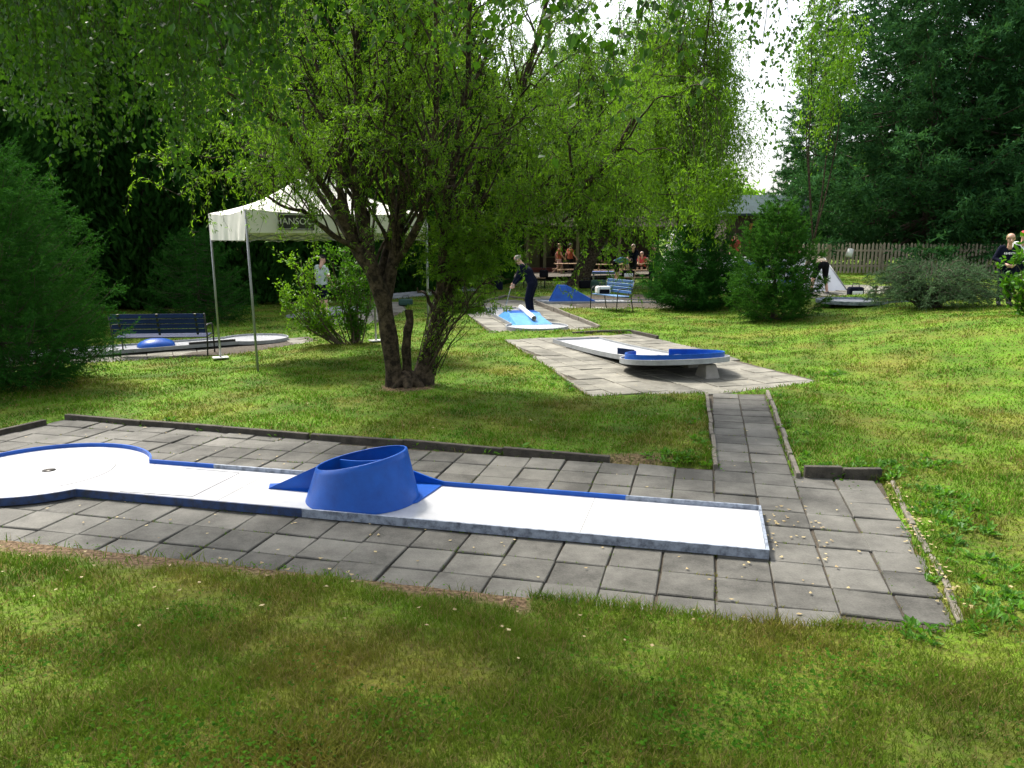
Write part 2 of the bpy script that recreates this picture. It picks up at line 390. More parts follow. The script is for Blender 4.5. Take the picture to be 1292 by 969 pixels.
def gz(x, y): return float(terrain(np.array([x]), np.array([y]))[0][0])
def GT(px, py):
    """ground point under a pixel, on the real terrain"""
    z = 0
    for _ in range(6): p = G(px, py, z); z = float(base_h(np.array([p.x]), np.array([p.y]))[0])+.03
    return Vector((p.x, p.y, gz(p.x, p.y)))
def axis(lo, hi, fine_lo, fine_hi, step, growth=1.13):
    a = list(np.arange(fine_lo, fine_hi, step)); s = step; x = a[-1]
    while x < hi: s *= growth; x += s; a.append(x)
    s = step; x = fine_lo; b = []
    while x > lo: s *= growth; x -= s; b.append(x)
    return np.array(b[::-1]+a)
def soil_mask(x, y):
    s = -((x+7.2)*.238+(y-6.10)*.971)
    wd = np.where(x < .1, .22, -.05)*(.75+.35*np.sin(x*2.1+1)+.25*np.sin(x*7.3))-.1*sst(-(x+4.5))
    m = sst((wd+.12-s)/.12)*(s > -.2)*(x < 1.6)*(y < 7)
    m = np.maximum(m, sst((.45-np.hypot(x+1.42, y-10.7))/.12))
    m = np.maximum(m, sst((.20-np.hypot((x-1.15)*.45, y-7.15))/.1)*.9)
    return m
gx = axis(-400, 400, -7, 7, .07, 1.08); gy = axis(-60, 700, 2, 13, .07, 1.05)
X, Y = np.meshgrid(gx, gy)
Z = terrain(X, Y)[0]
nx, ny = len(gx), len(gy)
ii = (np.arange(ny-1)[:, None]*nx+np.arange(nx-1)[None]).ravel()
lawn = npmesh('lawn', np.stack([X.ravel(), Y.ravel(), Z.ravel()], 1), Q=np.stack([ii, ii+1, ii+nx+1, ii+nx], 1), mats=M['lawn'], smooth=True, tint=soil_mask(X.ravel(), Y.ravel()))
tag(lawn, kind='structure')

# soil sheet showing in the joints (each 2 cm below the slabs)
def soil(name, poly):
    me = MB(); P = [Vector((x, y, float(base_h(np.array([x]), np.array([y]))[0])-.018)) for x, y in poly]
    me.add(P, [tuple(range(len(P)))]); o = me.build(name, M['joint']); tag(o, kind='structure'); return o
def slabs(name, poly, org, ang, size, mname, zt=0., keep=None, miss=0.0, seed=1, tilt=.010, grow=0.):
    r = np.random.default_rng(seed); c, s = math.cos(ang), math.sin(ang)
    P = np.array(poly); lo = P.min(0)-1; hi = P.max(0)+1
    rel = np.array([[(x-org[0])*c+(y-org[1])*s, -(x-org[0])*s+(y-org[1])*c] for x in (lo[0], hi[0]) for y in (lo[1], hi[1])])
    i0, j0 = np.floor(rel.min(0)/size).astype(int); i1, j1 = np.ceil(rel.max(0)/size).astype(int)
    V = []; Q = []; tn = []
    for i in range(i0, i1):
        for j in range(j0, j1):
            u = (i+.5)*size; v = (j+.5)*size
            x = org[0]+u*c-v*s; y = org[1]+u*s+v*c
            I, d = inside_dist(np.array([x]), np.array([y]), poly)
            if not (I[0] or d[0] < grow) or (I[0] and d[0] < size*.12 and grow <= 0): continue
            if r.random() < miss: continue
            h = size/2-.004-r.random()*.004; th = ang+r.normal()*.012
            cc, ss = math.cos(th), math.sin(th); b = len(V)
            zc = float(base_h(np.array([x]), np.array([y]))[0])+zt+r.normal()*.003; tx, ty = r.normal()*tilt, r.normal()*tilt
            ch = .006; off = r.normal(size=2)*.003
            for (k, dz) in ((h, -.05), (h, -ch), (h-ch, 0)):
                for (a, e) in ((-1, -1), (1, -1), (1, 1), (-1, 1)):
                    lu, lv = a*k+off[0], e*k+off[1]
                    V.append((x+lu*cc-lv*ss, y+lu*ss+lv*cc, zc+dz+tx*lu+ty*lv))
            for q in (0, 4):
                for k in range(4): Q.append((b+q+k, b+q+(k+1) % 4, b+q+4+(k+1) % 4, b+q+4+k))
            Q.append((b+8, b+9, b+10, b+11)); tn += [r.random()]*12
    o = npmesh(name, np.array(V), Q=np.array(Q), mats=M[mname], tint=tn); tag(o, kind='structure'); return o
LANE_A = math.atan2(-.238, .971)
O1 = Vector((1.66, 4.83, 0))
for nm, poly in (('front_paving_bed', PA), ('raised_lane_paving_bed', PB), ('ramp_lane_paving_bed', PC), ('side_paving_bed', PD),
                 ('shaded_paving_bed', PE), ('mound_lane_paving_bed', PF), ('dish_lane_paving_bed', PG), ('terrace_bed', PH), ('far_paving_bed', PI_)): soil(nm, poly)
slabs('front_paving', PA, (O1.x, O1.y), LANE_A, .335, 'slab', seed=2, grow=.03)
angB = math.atan2(-1.22, -3.4)+math.pi/2
slabs('raised_lane_paving', PB, (1.0, 10.2), angB, .40, 'slab_light', seed=3, grow=.03)
slabs('ramp_lane_paving', PC, (0, 18), math.atan2(4.5, -.9), .5, 'slab_light', seed=4)
slabs('side_paving', PD, (-7, 14), .45, .45, 'slab_light', seed=5)
slabs('shaded_paving', PE, (-4, 20), .2, .5, 'slab_light', seed=6)
slabs('mound_lane_paving', PF, (2, 26), 0, .5, 'slab_light', seed=7)
slabs('dish_lane_paving', PG, (9, 21), 0, .5, 'slab_light', seed=8)
slabs('terrace', PH, (0, 40), 0, 1.0, 'slab_light', seed=9)
slabs('far_paving', PI_, (-4, 31), .1, .6, 'slab_light', seed=10)

def kerb(name, pts, h=.10, w_=.055, piece=1.0, m='concrete', z0=-.06, seed=0):
    r = random.Random(seed); mb = MB()
    for a, b in zip(pts[:-1], pts[1:]):
        a = Vector((*a, 0)); b = Vector((*b, 0)); L = (b-a).length; n = max(1, round(L/piece))
        for k in range(n):
            p = a.lerp(b, k/n); q = a.lerp(b, (k+1)/n); d = (q-p).normalized()*.008
            zz = [float(base_h(np.array([t.x]), np.array([t.y]))[0]) for t in (p, q)]
            sh = Vector((r.uniform(-.012, .012), r.uniform(-.012, .012), 0))
            j = r.uniform(-.012, .006); j2 = r.uniform(-.012, .006)
            mb.beam(p+d+sh+Vector((0, 0, zz[0]+(h+z0)/2+j)), q-d+sh+Vector((0, 0, zz[1]+(h+z0)/2+j2)), w_, h-z0)
    return tag(mb.build(name, M[m], bevel=.008), kind='structure')
M['kerb_dark'] = mat('mossy_kerb_concrete', (.075, .065, .05), .95, .6, 9, .7)
M['kerb_mid'] = mat('worn_kerb_concrete', (.20, .18, .145), .95, .5, 9, .6)
kerb('back_kerb', [(-5.12, 8.88), (.93, 7.13)], .060, .06, 1.0, 'kerb_dark', seed=1)
kerb('left_kerb', [(-5.22, 8.62), (-5.5, 7.95), (-6.8, 7.2)], .07, .06, .7, 'kerb_dark', seed=2)
kerb('path_kerb', [(1.84, 6.88), (2.55, 10.2)], .05, .04, .6, 'kerb_mid', seed=3)
kerb('path_kerb', [(2.49, 6.62), (3.42, 10.4)], .05, .04, .6, 'kerb_mid', seed=4)
kerb('notch_kerb', [(2.54, 6.66), (3.20, 6.60)], .095, .06, .4, 'kerb_dark', seed=5)
kerb('right_kerb', [(3.22, 6.45), (2.56, 4.35), (2.42, 3.95)], .035, .04, .5, 'kerb_mid', seed=6)
kerb('raised_lane_kerb', gp((640, 432), (686, 459), (742, 500)), .03, .05, .8, 'kerb_mid', seed=7)
kerb('raised_lane_front_kerb', gp((745, 503), (884, 500)), .02, .06, .6, 'kerb_dark', seed=8)
kerb('raised_lane_back_kerb', gp((722, 423), (796, 420), (830, 428)), .08, .06, .8, 'kerb_dark', seed=9)
kerb('ramp_lane_kerb', gp((675, 382), (757, 415)), .09, .06, 1., 'kerb_mid', seed=10)
kerb('ramp_lane_back_kerb', gp((583, 390), (637, 375), (675, 380)), .08, .06, 1., 'kerb_mid', seed=11)

# ------------------------------------------------------------------ minigolf lanes
def outline(L, w_, Rc, cu, n=40, t=0.):
    """lane-local outline: u from t to the circle, inset by t"""
    h = w_/2-t; rr = Rc-t; off = math.sqrt(max(rr*rr-h*h, 0)); a0 = math.pi-math.asin(h/rr)
    pts = [(t, -h)]+[(t+(cu-off-t)*k/16, -h) for k in range(1, 16)]
    pts += [(cu+rr*math.cos(-a0+2*a0*k/n), rr*math.sin(-a0+2*a0*k/n)) for k in range(n+1)]
    pts += [(t+(cu-off-t)*k/16, h) for k in range(15, 0, -1)]+[(t, h)]
    return pts
def lane(root, L, w_, Rc, cu, zs=.035, zt=.07, zb=.006, rim_m=None, rim_idx=None, slope=None, box_end=None):
    s = (lambda u: 0) if slope is None else slope
    oo = outline(L, w_, Rc, cu) if box_end is None else box_end(0); io = outline(L, w_, Rc, cu, t=.018) if box_end is None else box_end(.018)
    n = len(oo)
    a = MB(); a.add([(x, y, zs+s(x)) for x, y in io], [tuple(range(n))]); 
    surf = a.build('playing_surface', M['white_lane'], root)
    b = MB(); vs = []
    for (x, y), (p, q) in zip(oo, io):
        vs += [(x, y, zb+s(x)), (x, y, zt+s(x)), (p, q, zt+s(x)), (p, q, zs-.004+s(x))]
    for i in range(n):
        j = (i+1) % n
        for k in range(3): b.add([], []); b.f.append([4*i+k, 4*j+k, 4*j+k+1, 4*i+k+1]); b.m.append(rim_idx(i, n) if rim_idx else 0); b.sm.append(False)
    b.v = vs
    rim = b.build('rim', rim_m or [M['rim_grey']], root)
    u = MB(); u.add([(x, y, zb+.004+s(x)) for x, y in io], [tuple(range(n))[::-1]]); u.build('underside', M['black'], root)
    return surf
# the front lane
ctr = O1+.45*Vector((.238, .971, 0))
front = empty('minigolf_lane', (ctr.x, ctr.y, 0), math.atan2(.238, -.971), 'long white minigolf lane with tall blue loop in the foreground paving', 'minigolf lane', 'minigolf lanes')
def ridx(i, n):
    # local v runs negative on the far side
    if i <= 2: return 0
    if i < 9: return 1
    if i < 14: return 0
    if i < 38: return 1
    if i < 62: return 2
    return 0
lane(front, 0, .9, .85, 6.03, rim_m=[M['rim'], M['blue'], M['blue_dirt_shade']], rim_idx=ridx)
hm = MB(); hm.tube([(6.03, -.03, .02), (6.03, -.03, .0375)], .055, 20); hm.build('hole', M['hole'], front)
ln = MB()
for a, b in (((4.35, -.36), (4.35, .30)), ((4.35, .30), (5.0, .33)), ((4.35, -.36), (4.9, -.37))):
    ln.beam((a[0], a[1], .0366), (b[0], b[1], .0366), .007, .002)
ln.build('marking', M['line'], front); ln = MB()
arc = [(6.03+.55*math.cos(t), .55*math.sin(t)) for t in np.linspace(math.pi*.80, math.pi*1.22, 12)]
for a, b in zip(arc[:-1], arc[1:]): ln.beam((*a, .0366), (*b, .0366), .006, .002)
ln.build('marking', M['line'], front)
# loop obstacle: tapered oval ring wall (u to the left, far side = negative v)
def loop_obstacle(root, cu):
    n = 72; t = .018
    def ring(a, k):   # k 0 base .. 1 top
        ru = .445-.085*k; rv = .425-.10*k
        return ru*math.cos(a), rv*math.sin(a)
    def top(a):        # higher towards the right (negative u), lower left
        return .362-.076*math.cos(a)
    wall = MB(); vs = []; m = 8
    angs = [2*math.pi*i/n for i in range(n)]
    def open_(a):      # opening far right where the ball enters
        return False
    for a in angs:
        z1 = top(a)
        for k in range(m+1):
            u, v = ring(a, k/m); vs.append((cu+u, v, .037+(z1-.037)*k/m))
        u, v = ring(a, 1); f = 1-t/.33
        vs.append((cu+u*f, v*f, z1)); u, v = ring(a, 1)
        for k in range(m, -1, -1):
            u, v = ring(a, k/m); f = 1-t/.38; vs.append((cu+u*f, v*f, .0375+(z1-.04)*k/m))
    q = 2*m+3
    for i in range(n):
        j = (i+1) % n
        for k in range(q-1): wall.f.append([i*q+k, j*q+k, j*q+k+1, i*q+k+1]); wall.m.append(0); wall.sm.append(True)
    wall.v = vs
    wall.build('loop_wall', M['blue'], root)
    # inner guide wall crossing the loop
    g = MB(); P = []
    for k in range(25):
        s_ = k/24; u = cu+.27-.42*s_; v = -.16+.10*math.sin(s_*2.2)-.02; z1 = .282+.05*s_
        P.append((u, v, z1))
    for (a, b) in zip(P[:-1], P[1:]):
        vs = [(a[0], a[1], .05), (a[0], a[1]+.016, .05), (b[0], b[1], .05), (b[0], b[1]+.016, .05), (a[0], a[1], a[2]), (a[0], a[1]+.016, a[2]), (b[0], b[1], b[2]), (b[0], b[1]+.016, b[2])]
        g.add(vs, [(0, 2, 6, 4), (1, 5, 7, 3), (4, 6, 7, 5), (0, 1, 3, 2)], 0, False)
    g.build('guide_wall', M['blue'], root)
    # entry chute right: flat deck from the far rim into the loop, with its back guard
    d = MB(); rad = [(cu-.40, .12), (cu-.465, .02), (cu-.48, -.12), (cu-.50, -.28), (cu-.51, -.425), (cu-.3, -.425), (cu-.1, -.2)]
    d.prism(rad, .0375, .048); d.build('entry_deck', M['blue'], root)
    k = MB(); pts = [(cu-.05, .19), (cu-.15, .175), (cu-.27, .14), (cu-.40, .10), (cu-.52, .0715)]
    for (a, za), (b, zb) in zip(pts[:-1], pts[1:]):
        k.add([(a, -.43, .04), (b, -.43, .04), (b, -.43, zb), (a, -.43, za), (a, -.448, .04), (b, -.448, .04), (b, -.448, zb), (a, -.448, za)],
              [(0, 1, 2, 3), (4, 7, 6, 5), (3, 2, 6, 7), (1, 5, 6, 2)])
    k.build('entry_guard', M['blue'], root)
    # exit guard left: triangle falling from the loop to the lane
    e = MB(); A = Vector((cu+.335, -.12, .282)); B = Vector((cu+.82, -.03, .05)); A0 = Vector((cu+.40, -.10, .0375)); B0 = Vector((cu+.84, -.03, .0375)); o_ = Vector((0, .016, 0))
    e.add([A, B, B0, A0, A+o_, B+o_, B0+o_, A0+o_], [(0, 1, 2, 3), (4, 7, 6, 5), (0, 4, 5, 1), (1, 5, 6, 2)])
    e.add([(cu+.40, -.38, .0385), (cu+.90, -.14, .0385), (cu+.84, -.02, .0385), (cu+.36, 0, .0385)], [(0, 1, 2, 3)])
    e.build('exit_guard', M['blue'], root)
for k, (u_, v_, s_) in enumerate(((.36, .08, .010), (.30, -.30, .007), (.62, -.33, .009), (2.2, .2, .007), (4.7, -.1, .006), (.18, .30, .006))):
    sm = MB(); sm.add([(u_+s_*(1+.4*math.sin(q*2.7+k))*math.cos(q*.785), v_+s_*.8*(1+.4*math.cos(q*3.1+k))*math.sin(q*.785), .0362) for q in range(8)], [tuple(range(8))]); sm.build('scuff', M['scuff'], front)
for u_ in (1.25, 4.1, 5.25):
    sm = MB(); sm.box((u_, 0, .0355), (.004, .86, .0016)); sm.build('panel_joint', M['scuff'], front)
loop_obstacle(front, 3.03)

# raised lane on supports with a blue ring
dc = Vector((2.52, 12.2, 0)); far = Vector((1.28, 15.75, 0)); dv = (dc-far); Ln = dv.length
rl = empty('minigolf_lane', (far.x, far.y, 0), math.atan2(dv.y, dv.x), 'white minigolf lane rising to a round blue edged plate on a concrete support', 'minigolf lane', 'minigolf lanes')
SL = lambda u: .235*(u/(Ln+.84))**2.3 if u > 0 else 0.
lane(rl, 0, 1.0, .84, Ln, zs=.05, zt=.085, zb=.008, rim_m=[M['rim_grey']], slope=SL)
rg = MB(); n = 56
for (r0, r1, z0, z1, mi) in ((.76, .735, .05, .155, 0),):
    vs = []; nn = 0
    A = np.linspace(-2.72, 2.72, n)
    for a in A:
        for (r_, z_) in ((r0, z0), (r0, z1), (r1, z1), (r1, z0)): vs.append((Ln+r_*math.cos(a), r_*math.sin(a), z_+SL(Ln+r_*math.cos(a))))
    fs = []
    for i in range(n-1):
        for k in range(3): fs.append((4*i+k, 4*i+4+k, 4*i+5+k, 4*i+1+k))
    fs += [(0, 1, 2, 3), (4*n-4, 4*n-1, 4*n-2, 4*n-3)]
    rg.add(vs, fs, 0)
rg.build('ring_wall', M['blue'], rl)
fl = MB(); fl.add([(Ln+.71*math.cos(t), .71*math.sin(t), .054+SL(Ln+.71*math.cos(t))) for t in np.linspace(0, 2*math.pi, 41)[:-1]], [tuple(range(40))]); fl.build('blue_floor', M['blue'], rl)
cn = MB()
for k in range(9):   # low hump obstacles inside the ring, irregular
    a = k*.8; cn.ball((Ln+.38*math.cos(a), .38*math.sin(a), .05+SL(Ln+.38*math.cos(a))), (.15, .10, .035+.015*math.sin(k*2.3)), 10, 6)
cn.build('hump', M['blue_dark'], rl)
ep = MB(); ep.prism([(Ln-.95, -.5), (Ln-.66, -.36), (Ln-.66, -.34), (Ln-.95, -.48)], .17, .27); ep.build('side_plate', M['blue_dark'], rl)
for (u, v) in ((Ln+.60, .22), (Ln-.35, .5)):
    sp = MB(); zt_ = SL(u-.1)+.004
    sp.add([(u-.16, v-.12, -.01), (u+.16, v-.12, -.01), (u+.16, v+.12, -.01), (u-.16, v+.12, -.01), (u-.09, v-.09, zt_), (u+.09, v-.09, zt_), (u+.09, v+.09, zt_), (u-.09, v+.09, zt_)],
           [(0, 3, 2, 1), (4, 5, 6, 7), (0, 1, 5, 4), (1, 2, 6, 5), (2, 3, 7, 6), (3, 0, 4, 7)])
    sp.build('support_block', M['concrete'], rl, bevel=.008)

# ramp lane with the golfer
c3 = Vector((.57, 18.15, 0)); f3 = Vector((-.36, 22.9, 0)); dv = c3-f3; L3 = dv.length
l3 = empty('minigolf_lane', (f3.x, f3.y, 0), math.atan2(dv.y, dv.x), 'white minigolf lane with pale blue ramp where the golfer stands', 'minigolf lane', 'minigolf lanes')
lane(l3, 0, 1.0, .72, L3, zt=.075)
rp = MB()
for v0, v1 in ((-.48, .48),):
    prof = [(L3-2.55, .04), (L3-1.95, .24), (L3-1.35, .235), (L3-1.25, .18), (L3-.45, .04)]
    vs = [(u, v0, .037) for u, _ in prof]+[(u, v0*.8, z) for u, z in prof]+[(u, v1*.8, z) for u, z in prof]+[(u, v1, .037) for u, _ in prof]
    k = len(prof); fs = []
    for r_ in range(3):
        for i in range(k-1): fs.append((r_*k+i, r_*k+i+1, (r_+1)*k+i+1, (r_+1)*k+i))
    rp.add(vs, fs, 0)
rp.build('ramp', M['blue_pale'], l3)
dk = MB(); dk.box((L3-1.7, 0, .242), (.5, .70, .012)); dk.build('ramp_top', M['blue'], l3)

# mound lane
p0 = Vector((.80, 25.75, 0)); 
l4 = empty('minigolf_lane', (6.3, 25.6, 0), math.pi, 'narrow minigolf lane with blue pointed hump beyond the blue bench', 'minigolf lane', 'minigolf lanes')
lane(l4, 0, .95, .55, 5.0, zt=.075)
py = MB(); py.add([(5.1, -.42, .037), (5.1, .42, .037), (3.6, .42, .037), (3.6, -.42, .037), (4.85, -.14, .56), (4.85, .14, .56), (4.55, .14, .56), (4.55, -.14, .56)],
                 [(0, 1, 5, 4), (1, 2, 6, 5), (2, 3, 7, 6), (3, 0, 4, 7), (4, 5, 6, 7)]); py.build('hump', M['blue'], l4)
# side lane by the left bench
cl = G(322, 428, -.06); el = G(150, 441, -.06); dv = cl-el; 
e2 = el-dv.normalized()*2.2; L5 = (cl-e2).length
l5 = empty('minigolf_lane', (e2.x, e2.y, -.09), math.atan2(dv.y, dv.x), 'white minigolf lane with low blue mound behind the dark blue bench', 'minigolf lane', 'minigolf lanes')
lane(l5, 0, .9, .68, L5, zt=.075)
mm = MB(); mm.ball((L5-1.95, .05, .037), (.36, .30, .16), 18, 10, zmin=0); mm.build('mound', M['blue'], l5)
ba = MB(); ba.box((L5-1.0, -.42, .09), (.9, .05, .06)); ba.build('side_bar', M['black'], l5)
# shaded lane behind the twin shrubs
a6 = G(400, 398, .05); b6 = G(472, 391, .05); dv = b6-a6
l6 = empty('minigolf_lane', (a6.x-.4, a6.y, -.03), math.atan2(dv.y, dv.x)+.35, 'white minigolf lane half hidden behind the twin leafy shrubs', 'minigolf lane', 'minigolf lanes')
lane(l6, 0, .95, .7, 2.3, zt=.075)
a7 = G(594, 364, .05); b7 = G(497, 373, .05); dv = b7-a7
l7 = empty('minigolf_lane', (a7.x, a7.y, 0), math.atan2(dv.y, dv.x), 'far white minigolf lane in front of the low flat bench', 'minigolf lane', 'minigolf lanes')
lane(l7, 0, 1.1, .6, dv.length, zt=.075)
cg = GT(1078, 385)
l8 = empty('minigolf_lane', (cg.x+1.9, cg.y+.3, cg.z+.05), math.pi+.05, 'grey blue minigolf lane with round shallow dish beside the juniper', 'minigolf lane', 'minigolf lanes')
lane(l8, 0, .9, .85, 1.9, zt=.09, rim_m=[M['rim']])
tb = empty('minigolf_lane', (*G(727, 348, .1)[:2], 0), 0.02, 'pale far minigolf lane among the people behind the second willow', 'minigolf lane', 'minigolf lanes')
lane(tb, 0, 1.2, .8, 3.0, zs=.12, zt=.15, zb=.05)

# white tube lying on the ramp
A = l3.matrix_world
def l3w(u, v, z):
    d = dv3; return Vector((f3.x+d.x*u-d.y*v, f3.y+d.y*u+d.x*v, z))
dv3 = (c3-f3).normalized()
tu = MB(); a = l3w(L3-1.95, .02, .33); b = l3w(L3-.72, .10, .165); tu.tube([a, b], .06, 14, caps=False); tu.tube([b, a], .052, 14, caps=False)
tag(tu.build('pipe', M['plastic_white']), 'white plastic pipe lying on the pale blue ramp', 'pipe')
# ------------------------------------------------------------------ tent
TB = Vector((-3.95, 12.0, 0)); e1 = Vector((.835, .55, 0)); e2_ = Vector((-.55, .835, 0))
TA = TB+e2_*2.25; TD = TB+e1*3.0; TC = TA+e1*3.0
tent = empty('canopy_tent', ((TB+TC)/2).to_tuple(), 0, 'white pop-up canopy tent on four steel legs behind the willow', 'tent')
tc0 = (TB+TC)/2
def loc(p): return Vector(p)-tc0
ZT, ZB, ZP = 2.46, 2.02, 3.22
roof = MB(); corners = [TB, TD, TC, TA]; nn = 12
for i in range(4):
    a = corners[i]; b = corners[(i+1) % 4]; g = []
    for k in range(nn+1):
        t = k/nn; row = []
        for j in range(nn+1):
            s_ = j/nn; base = a.lerp(b, s_); p = base.lerp(tc0, t)
            sag = -.16*math.sin(math.pi*t)*(abs(2*s_-1)*.0+1)*.9-.05*math.sin(math.pi*s_)*(1-t)
            row.append(loc((p.x, p.y, ZT+(ZP-ZT)*t+sag+.01*math.sin(s_*23+i)*(1-t))))
        g.append(row)
    vs = [p for row in g for p in row]; w1 = nn+1
    roof.add(vs, [(k*w1+j, k*w1+j+1, (k+1)*w1+j+1, (k+1)*w1+j) for k in range(nn) for j in range(nn)], 0, True)
roof.build('canopy', M['canvas'], tent)
for i in range(4):
    ZBi = 2.125 if i == 0 else 2.01
    a = corners[i]; b = corners[(i+1) % 4]; v = MB(); nr = (b-a).normalized().cross(Vector((0, 0, 1))); vs = []; N_ = 28
    for k in range(N_+1):
        s_ = k/N_; p = a.lerp(b, s_)
        for q in range(5):
            z = ZT-.05*math.sin(math.pi*s_)-(ZT-ZBi-.05*math.sin(math.pi*s_))*q/4; wv = (.014*math.sin(s_*23+i*2)+.010*math.sin(s_*41+q)+.02*math.sin(s_*5+i))*q/4
            vs.append(loc(p+nr*(.012+wv)+Vector((0, 0, z))))
    v.add(vs, [(k*5+q, k*5+q+1, k*5+q+6, k*5+q+5) for k in range(N_) for q in range(4)], 0, True)
    v.build('valance', M['canvas'], tent)
for (p, dx) in ((TA, .03), (TB, .05), (TC, 0), (TD, 0)):
    lg = MB(); z = gz(p.x, p.y); foot = Vector((p.x+dx, p.y, z)); lg.tube([loc(foot), loc((p.x, p.y, 2.45))], .019, 8)
    o = lg.build('leg', M['steel'], tent)
    if p is TB: continue
    pl = MB(); pl.box(loc((p.x+dx, p.y, z+.035)), (.26, .2, .014), rot=.5); pl.build('foot_plate', M['plastic_white'], o)
tr_ = MB()
for i in range(4):
    a = corners[i]; b = corners[(i+1) % 4]
    for k in range(6):
        p = a.lerp(b, k/6); q = a.lerp(b, (k+1)/6)
        inn = (tc0-(a+b)/2).normalized()*.05
        z0, z1 = (2.10, 1.99) if k % 2 else (1.99, 2.10)
        tr_.tube([loc(p+inn+Vector((0, 0, z0))), loc(q+inn+Vector((0, 0, z1)))], .009, 6)
        tr_.tube([loc(p+inn*1.4+Vector((0, 0, z1))), loc(q+inn*1.4+Vector((0, 0, z0)))], .009, 6)
tr_.build('frame', M['steel'], tent)
sg = MB(); sc_ = loc(TB.lerp(TD, .25)); nrm = Vector((.55, -.835, 0)); an = math.atan2(e1.y, e1.x)
sg.box(sc_+nrm*.045+Vector((0, 0, 2.29)), (.55, .006, .25), rot=an); so_ = sg.build('printed_sign', M['dark_sign'], tent)
def text(body, size, p, rz, m, parent, name='lettering', extr=.001, rx=R(90)):
    cu = bpy.data.curves.new(name, 'FONT'); cu.body = body; cu.size = size; cu.align_x = 'CENTER'; cu.align_y = 'CENTER'; cu.extrude = extr
    o = bpy.data.objects.new(name, cu); dg = bpy.context.evaluated_depsgraph_get()
    link(o); dg.update(); me = bpy.data.meshes.new_from_object(o.evaluated_get(dg)); bpy.data.objects.remove(o)
    me.materials.clear(); me.materials.append(m)
    o = bpy.data.objects.new(name, me); link(o, parent); o.location = p; o.rotation_euler = (rx, 0, rz); return o
text('HANSOCE', .14, (sc_+nrm*.052+Vector((0, 0, 2.295))), an, M['plastic_white'], so_)
for dz in (-.108, .108):
    bd = MB(); bd.box(sc_+nrm*.051+Vector((0, 0, 2.29+dz)), (.50, .004, .008), rot=an); bd.build('sign_border', M['plastic_white'], so_)

# ------------------------------------------------------------------ benches
def bench(p, rz, W_, ms, label, mleg, back=True, slats=4, seat=.42, cat='bench'):
    r = empty('bench', p, rz, label, cat, 'benches round the lanes')
    s_ = MB()
    for k in range(4): s_.box((0, -.18+k*.115, seat+.005*k), (W_, .095, .022))
    s_.build('seat', ms, r, bevel=.004)
    if back:
        b = MB()
        for k in range(slats):
            b.box((0, -.245-.028*k, seat+.115+.095*k), (W_, .02, .078), rot=Euler((R(-14), 0, 0)))
        b.build('backrest', ms, r, bevel=.004)
    for sx in (-1, 1):
        x = sx*(W_/2+.02); l = MB()
        if back:
            l.tube([(x, .24, 0), (x, .22, seat), (x, .20, seat+.17), (x, .14, seat+.215), (x, -.15, seat+.225), (x, -.26, seat+.20)], .014, 8)
            l.tube([(x, -.30, 0), (x, -.22, seat), (x, -.33, seat+.44)], .014, 8)
            for xx in (x, ): l.tube([(xx, .22, seat-.02), (xx, -.22, seat-.02)], .012, 8)
        else:
            l.tube([(x*.9, .16, 0), (x*.9, .16, seat)], .015, 8); l.tube([(x*.9, -.16, 0), (x*.9, -.16, seat)], .015, 8)
            l.tube([(x*.9, .16, seat-.02), (x*.9, -.16, seat-.02)], .012, 8)
        l.build('leg', mleg, r)
    if back:
        for x in (0, W_/2-.14, -W_/2+.14): br = MB(); br.beam((x, -.235, seat+.05), (x, -.35, seat+.44), .04, .012); br.build('back_brace', mleg, r)
    return r
p = GT(203, 449); p.y += .2; p.z = gz(p.x, p.y)
bench(p, .12, 1.62, M['blue_dark'], 'dark blue slatted bench seen from behind beside the left spruce', M['black'], slats=4)
p = GT(770, 392); bb = bench(p, R(115), 1.35, M['blue_pale'], 'pale blue slatted bench with black armrests on the middle lawn', M['black'])
M['bench_blue'] = mat('bench_blue_paint', (.12, .25, .48), .5, .3, 6)
for c in bb.children:
    if c.name.startswith(('seat', 'backrest')): c.data.materials[0] = M['bench_blue']
p = GT(514, 367); bench(p, .25, 1.0, M['ltblue'], 'low flat backless bench near the dark hedge', M['black'], back=False)
p = GT(674, 364); bench(p, .02, .9, M['wood'], 'backless wooden bench with black bag behind the golfer', M['black'], back=False)
p = GT(817, 364); bench(p, -.03, 1.9, M['wood'], 'long backless bench left of the dark round spruce', M['black'], back=False)
# ------------------------------------------------------------------ bags
def bag(name, p, d, m, label, rz=0, strap=True, mtrim=None):
    r = empty(name, p, rz, label, 'bag')
    b = MB(); b.box((0, 0, d[2]/2), d); o = b.build('body', m, r, bevel=min(d)*.22)
    pk = MB(); pk.box((0, -d[1]/2-.012, d[2]*.35), (d[0]*.7, .04, d[2]*.5)); pk.build('pocket', mtrim or m, r, bevel=.012)
    if strap:
        s_ = MB(); s_.tube([(-d[0]*.25, 0, d[2]-.01), (-d[0]*.2, 0, d[2]+.09), (d[0]*.2, 0, d[2]+.09), (d[0]*.25, 0, d[2]-.01)], .012, 6); s_.build('handle', M['black'], r)
    return r
bz = bb.location
q = Matrix.Rotation(R(115), 3, 'Z')@Vector((.42, 0, 0)); bag('cool_bag', (bz.x+q.x, bz.y+q.y, bz.z+.44), (.42, .24, .22), M['plastic_white'], 'pale grey bag with black straps on the pale blue bench', R(15), mtrim=M['black_cloth'])
bag('backpack', GT(629, 366), (.34, .24, .46), M['navy'], 'dark blue backpack on the grass left of the golfer')
bag('sports_bag', GT(1079, 371), (.42, .28, .28), M['navy'], 'dark blue sports bag with pale top on the grass near the fence', mtrim=M['white_cloth'])
bag('sports_bag', GT(740, 364), (.62, .35, .32), M['black_cloth'], 'black holdall lying at the foot of the second willow')
bag('cool_box', GT(757, 367), (.72, .42, .42), M['green_bag'], 'dark green box bag behind the pale blue bench')
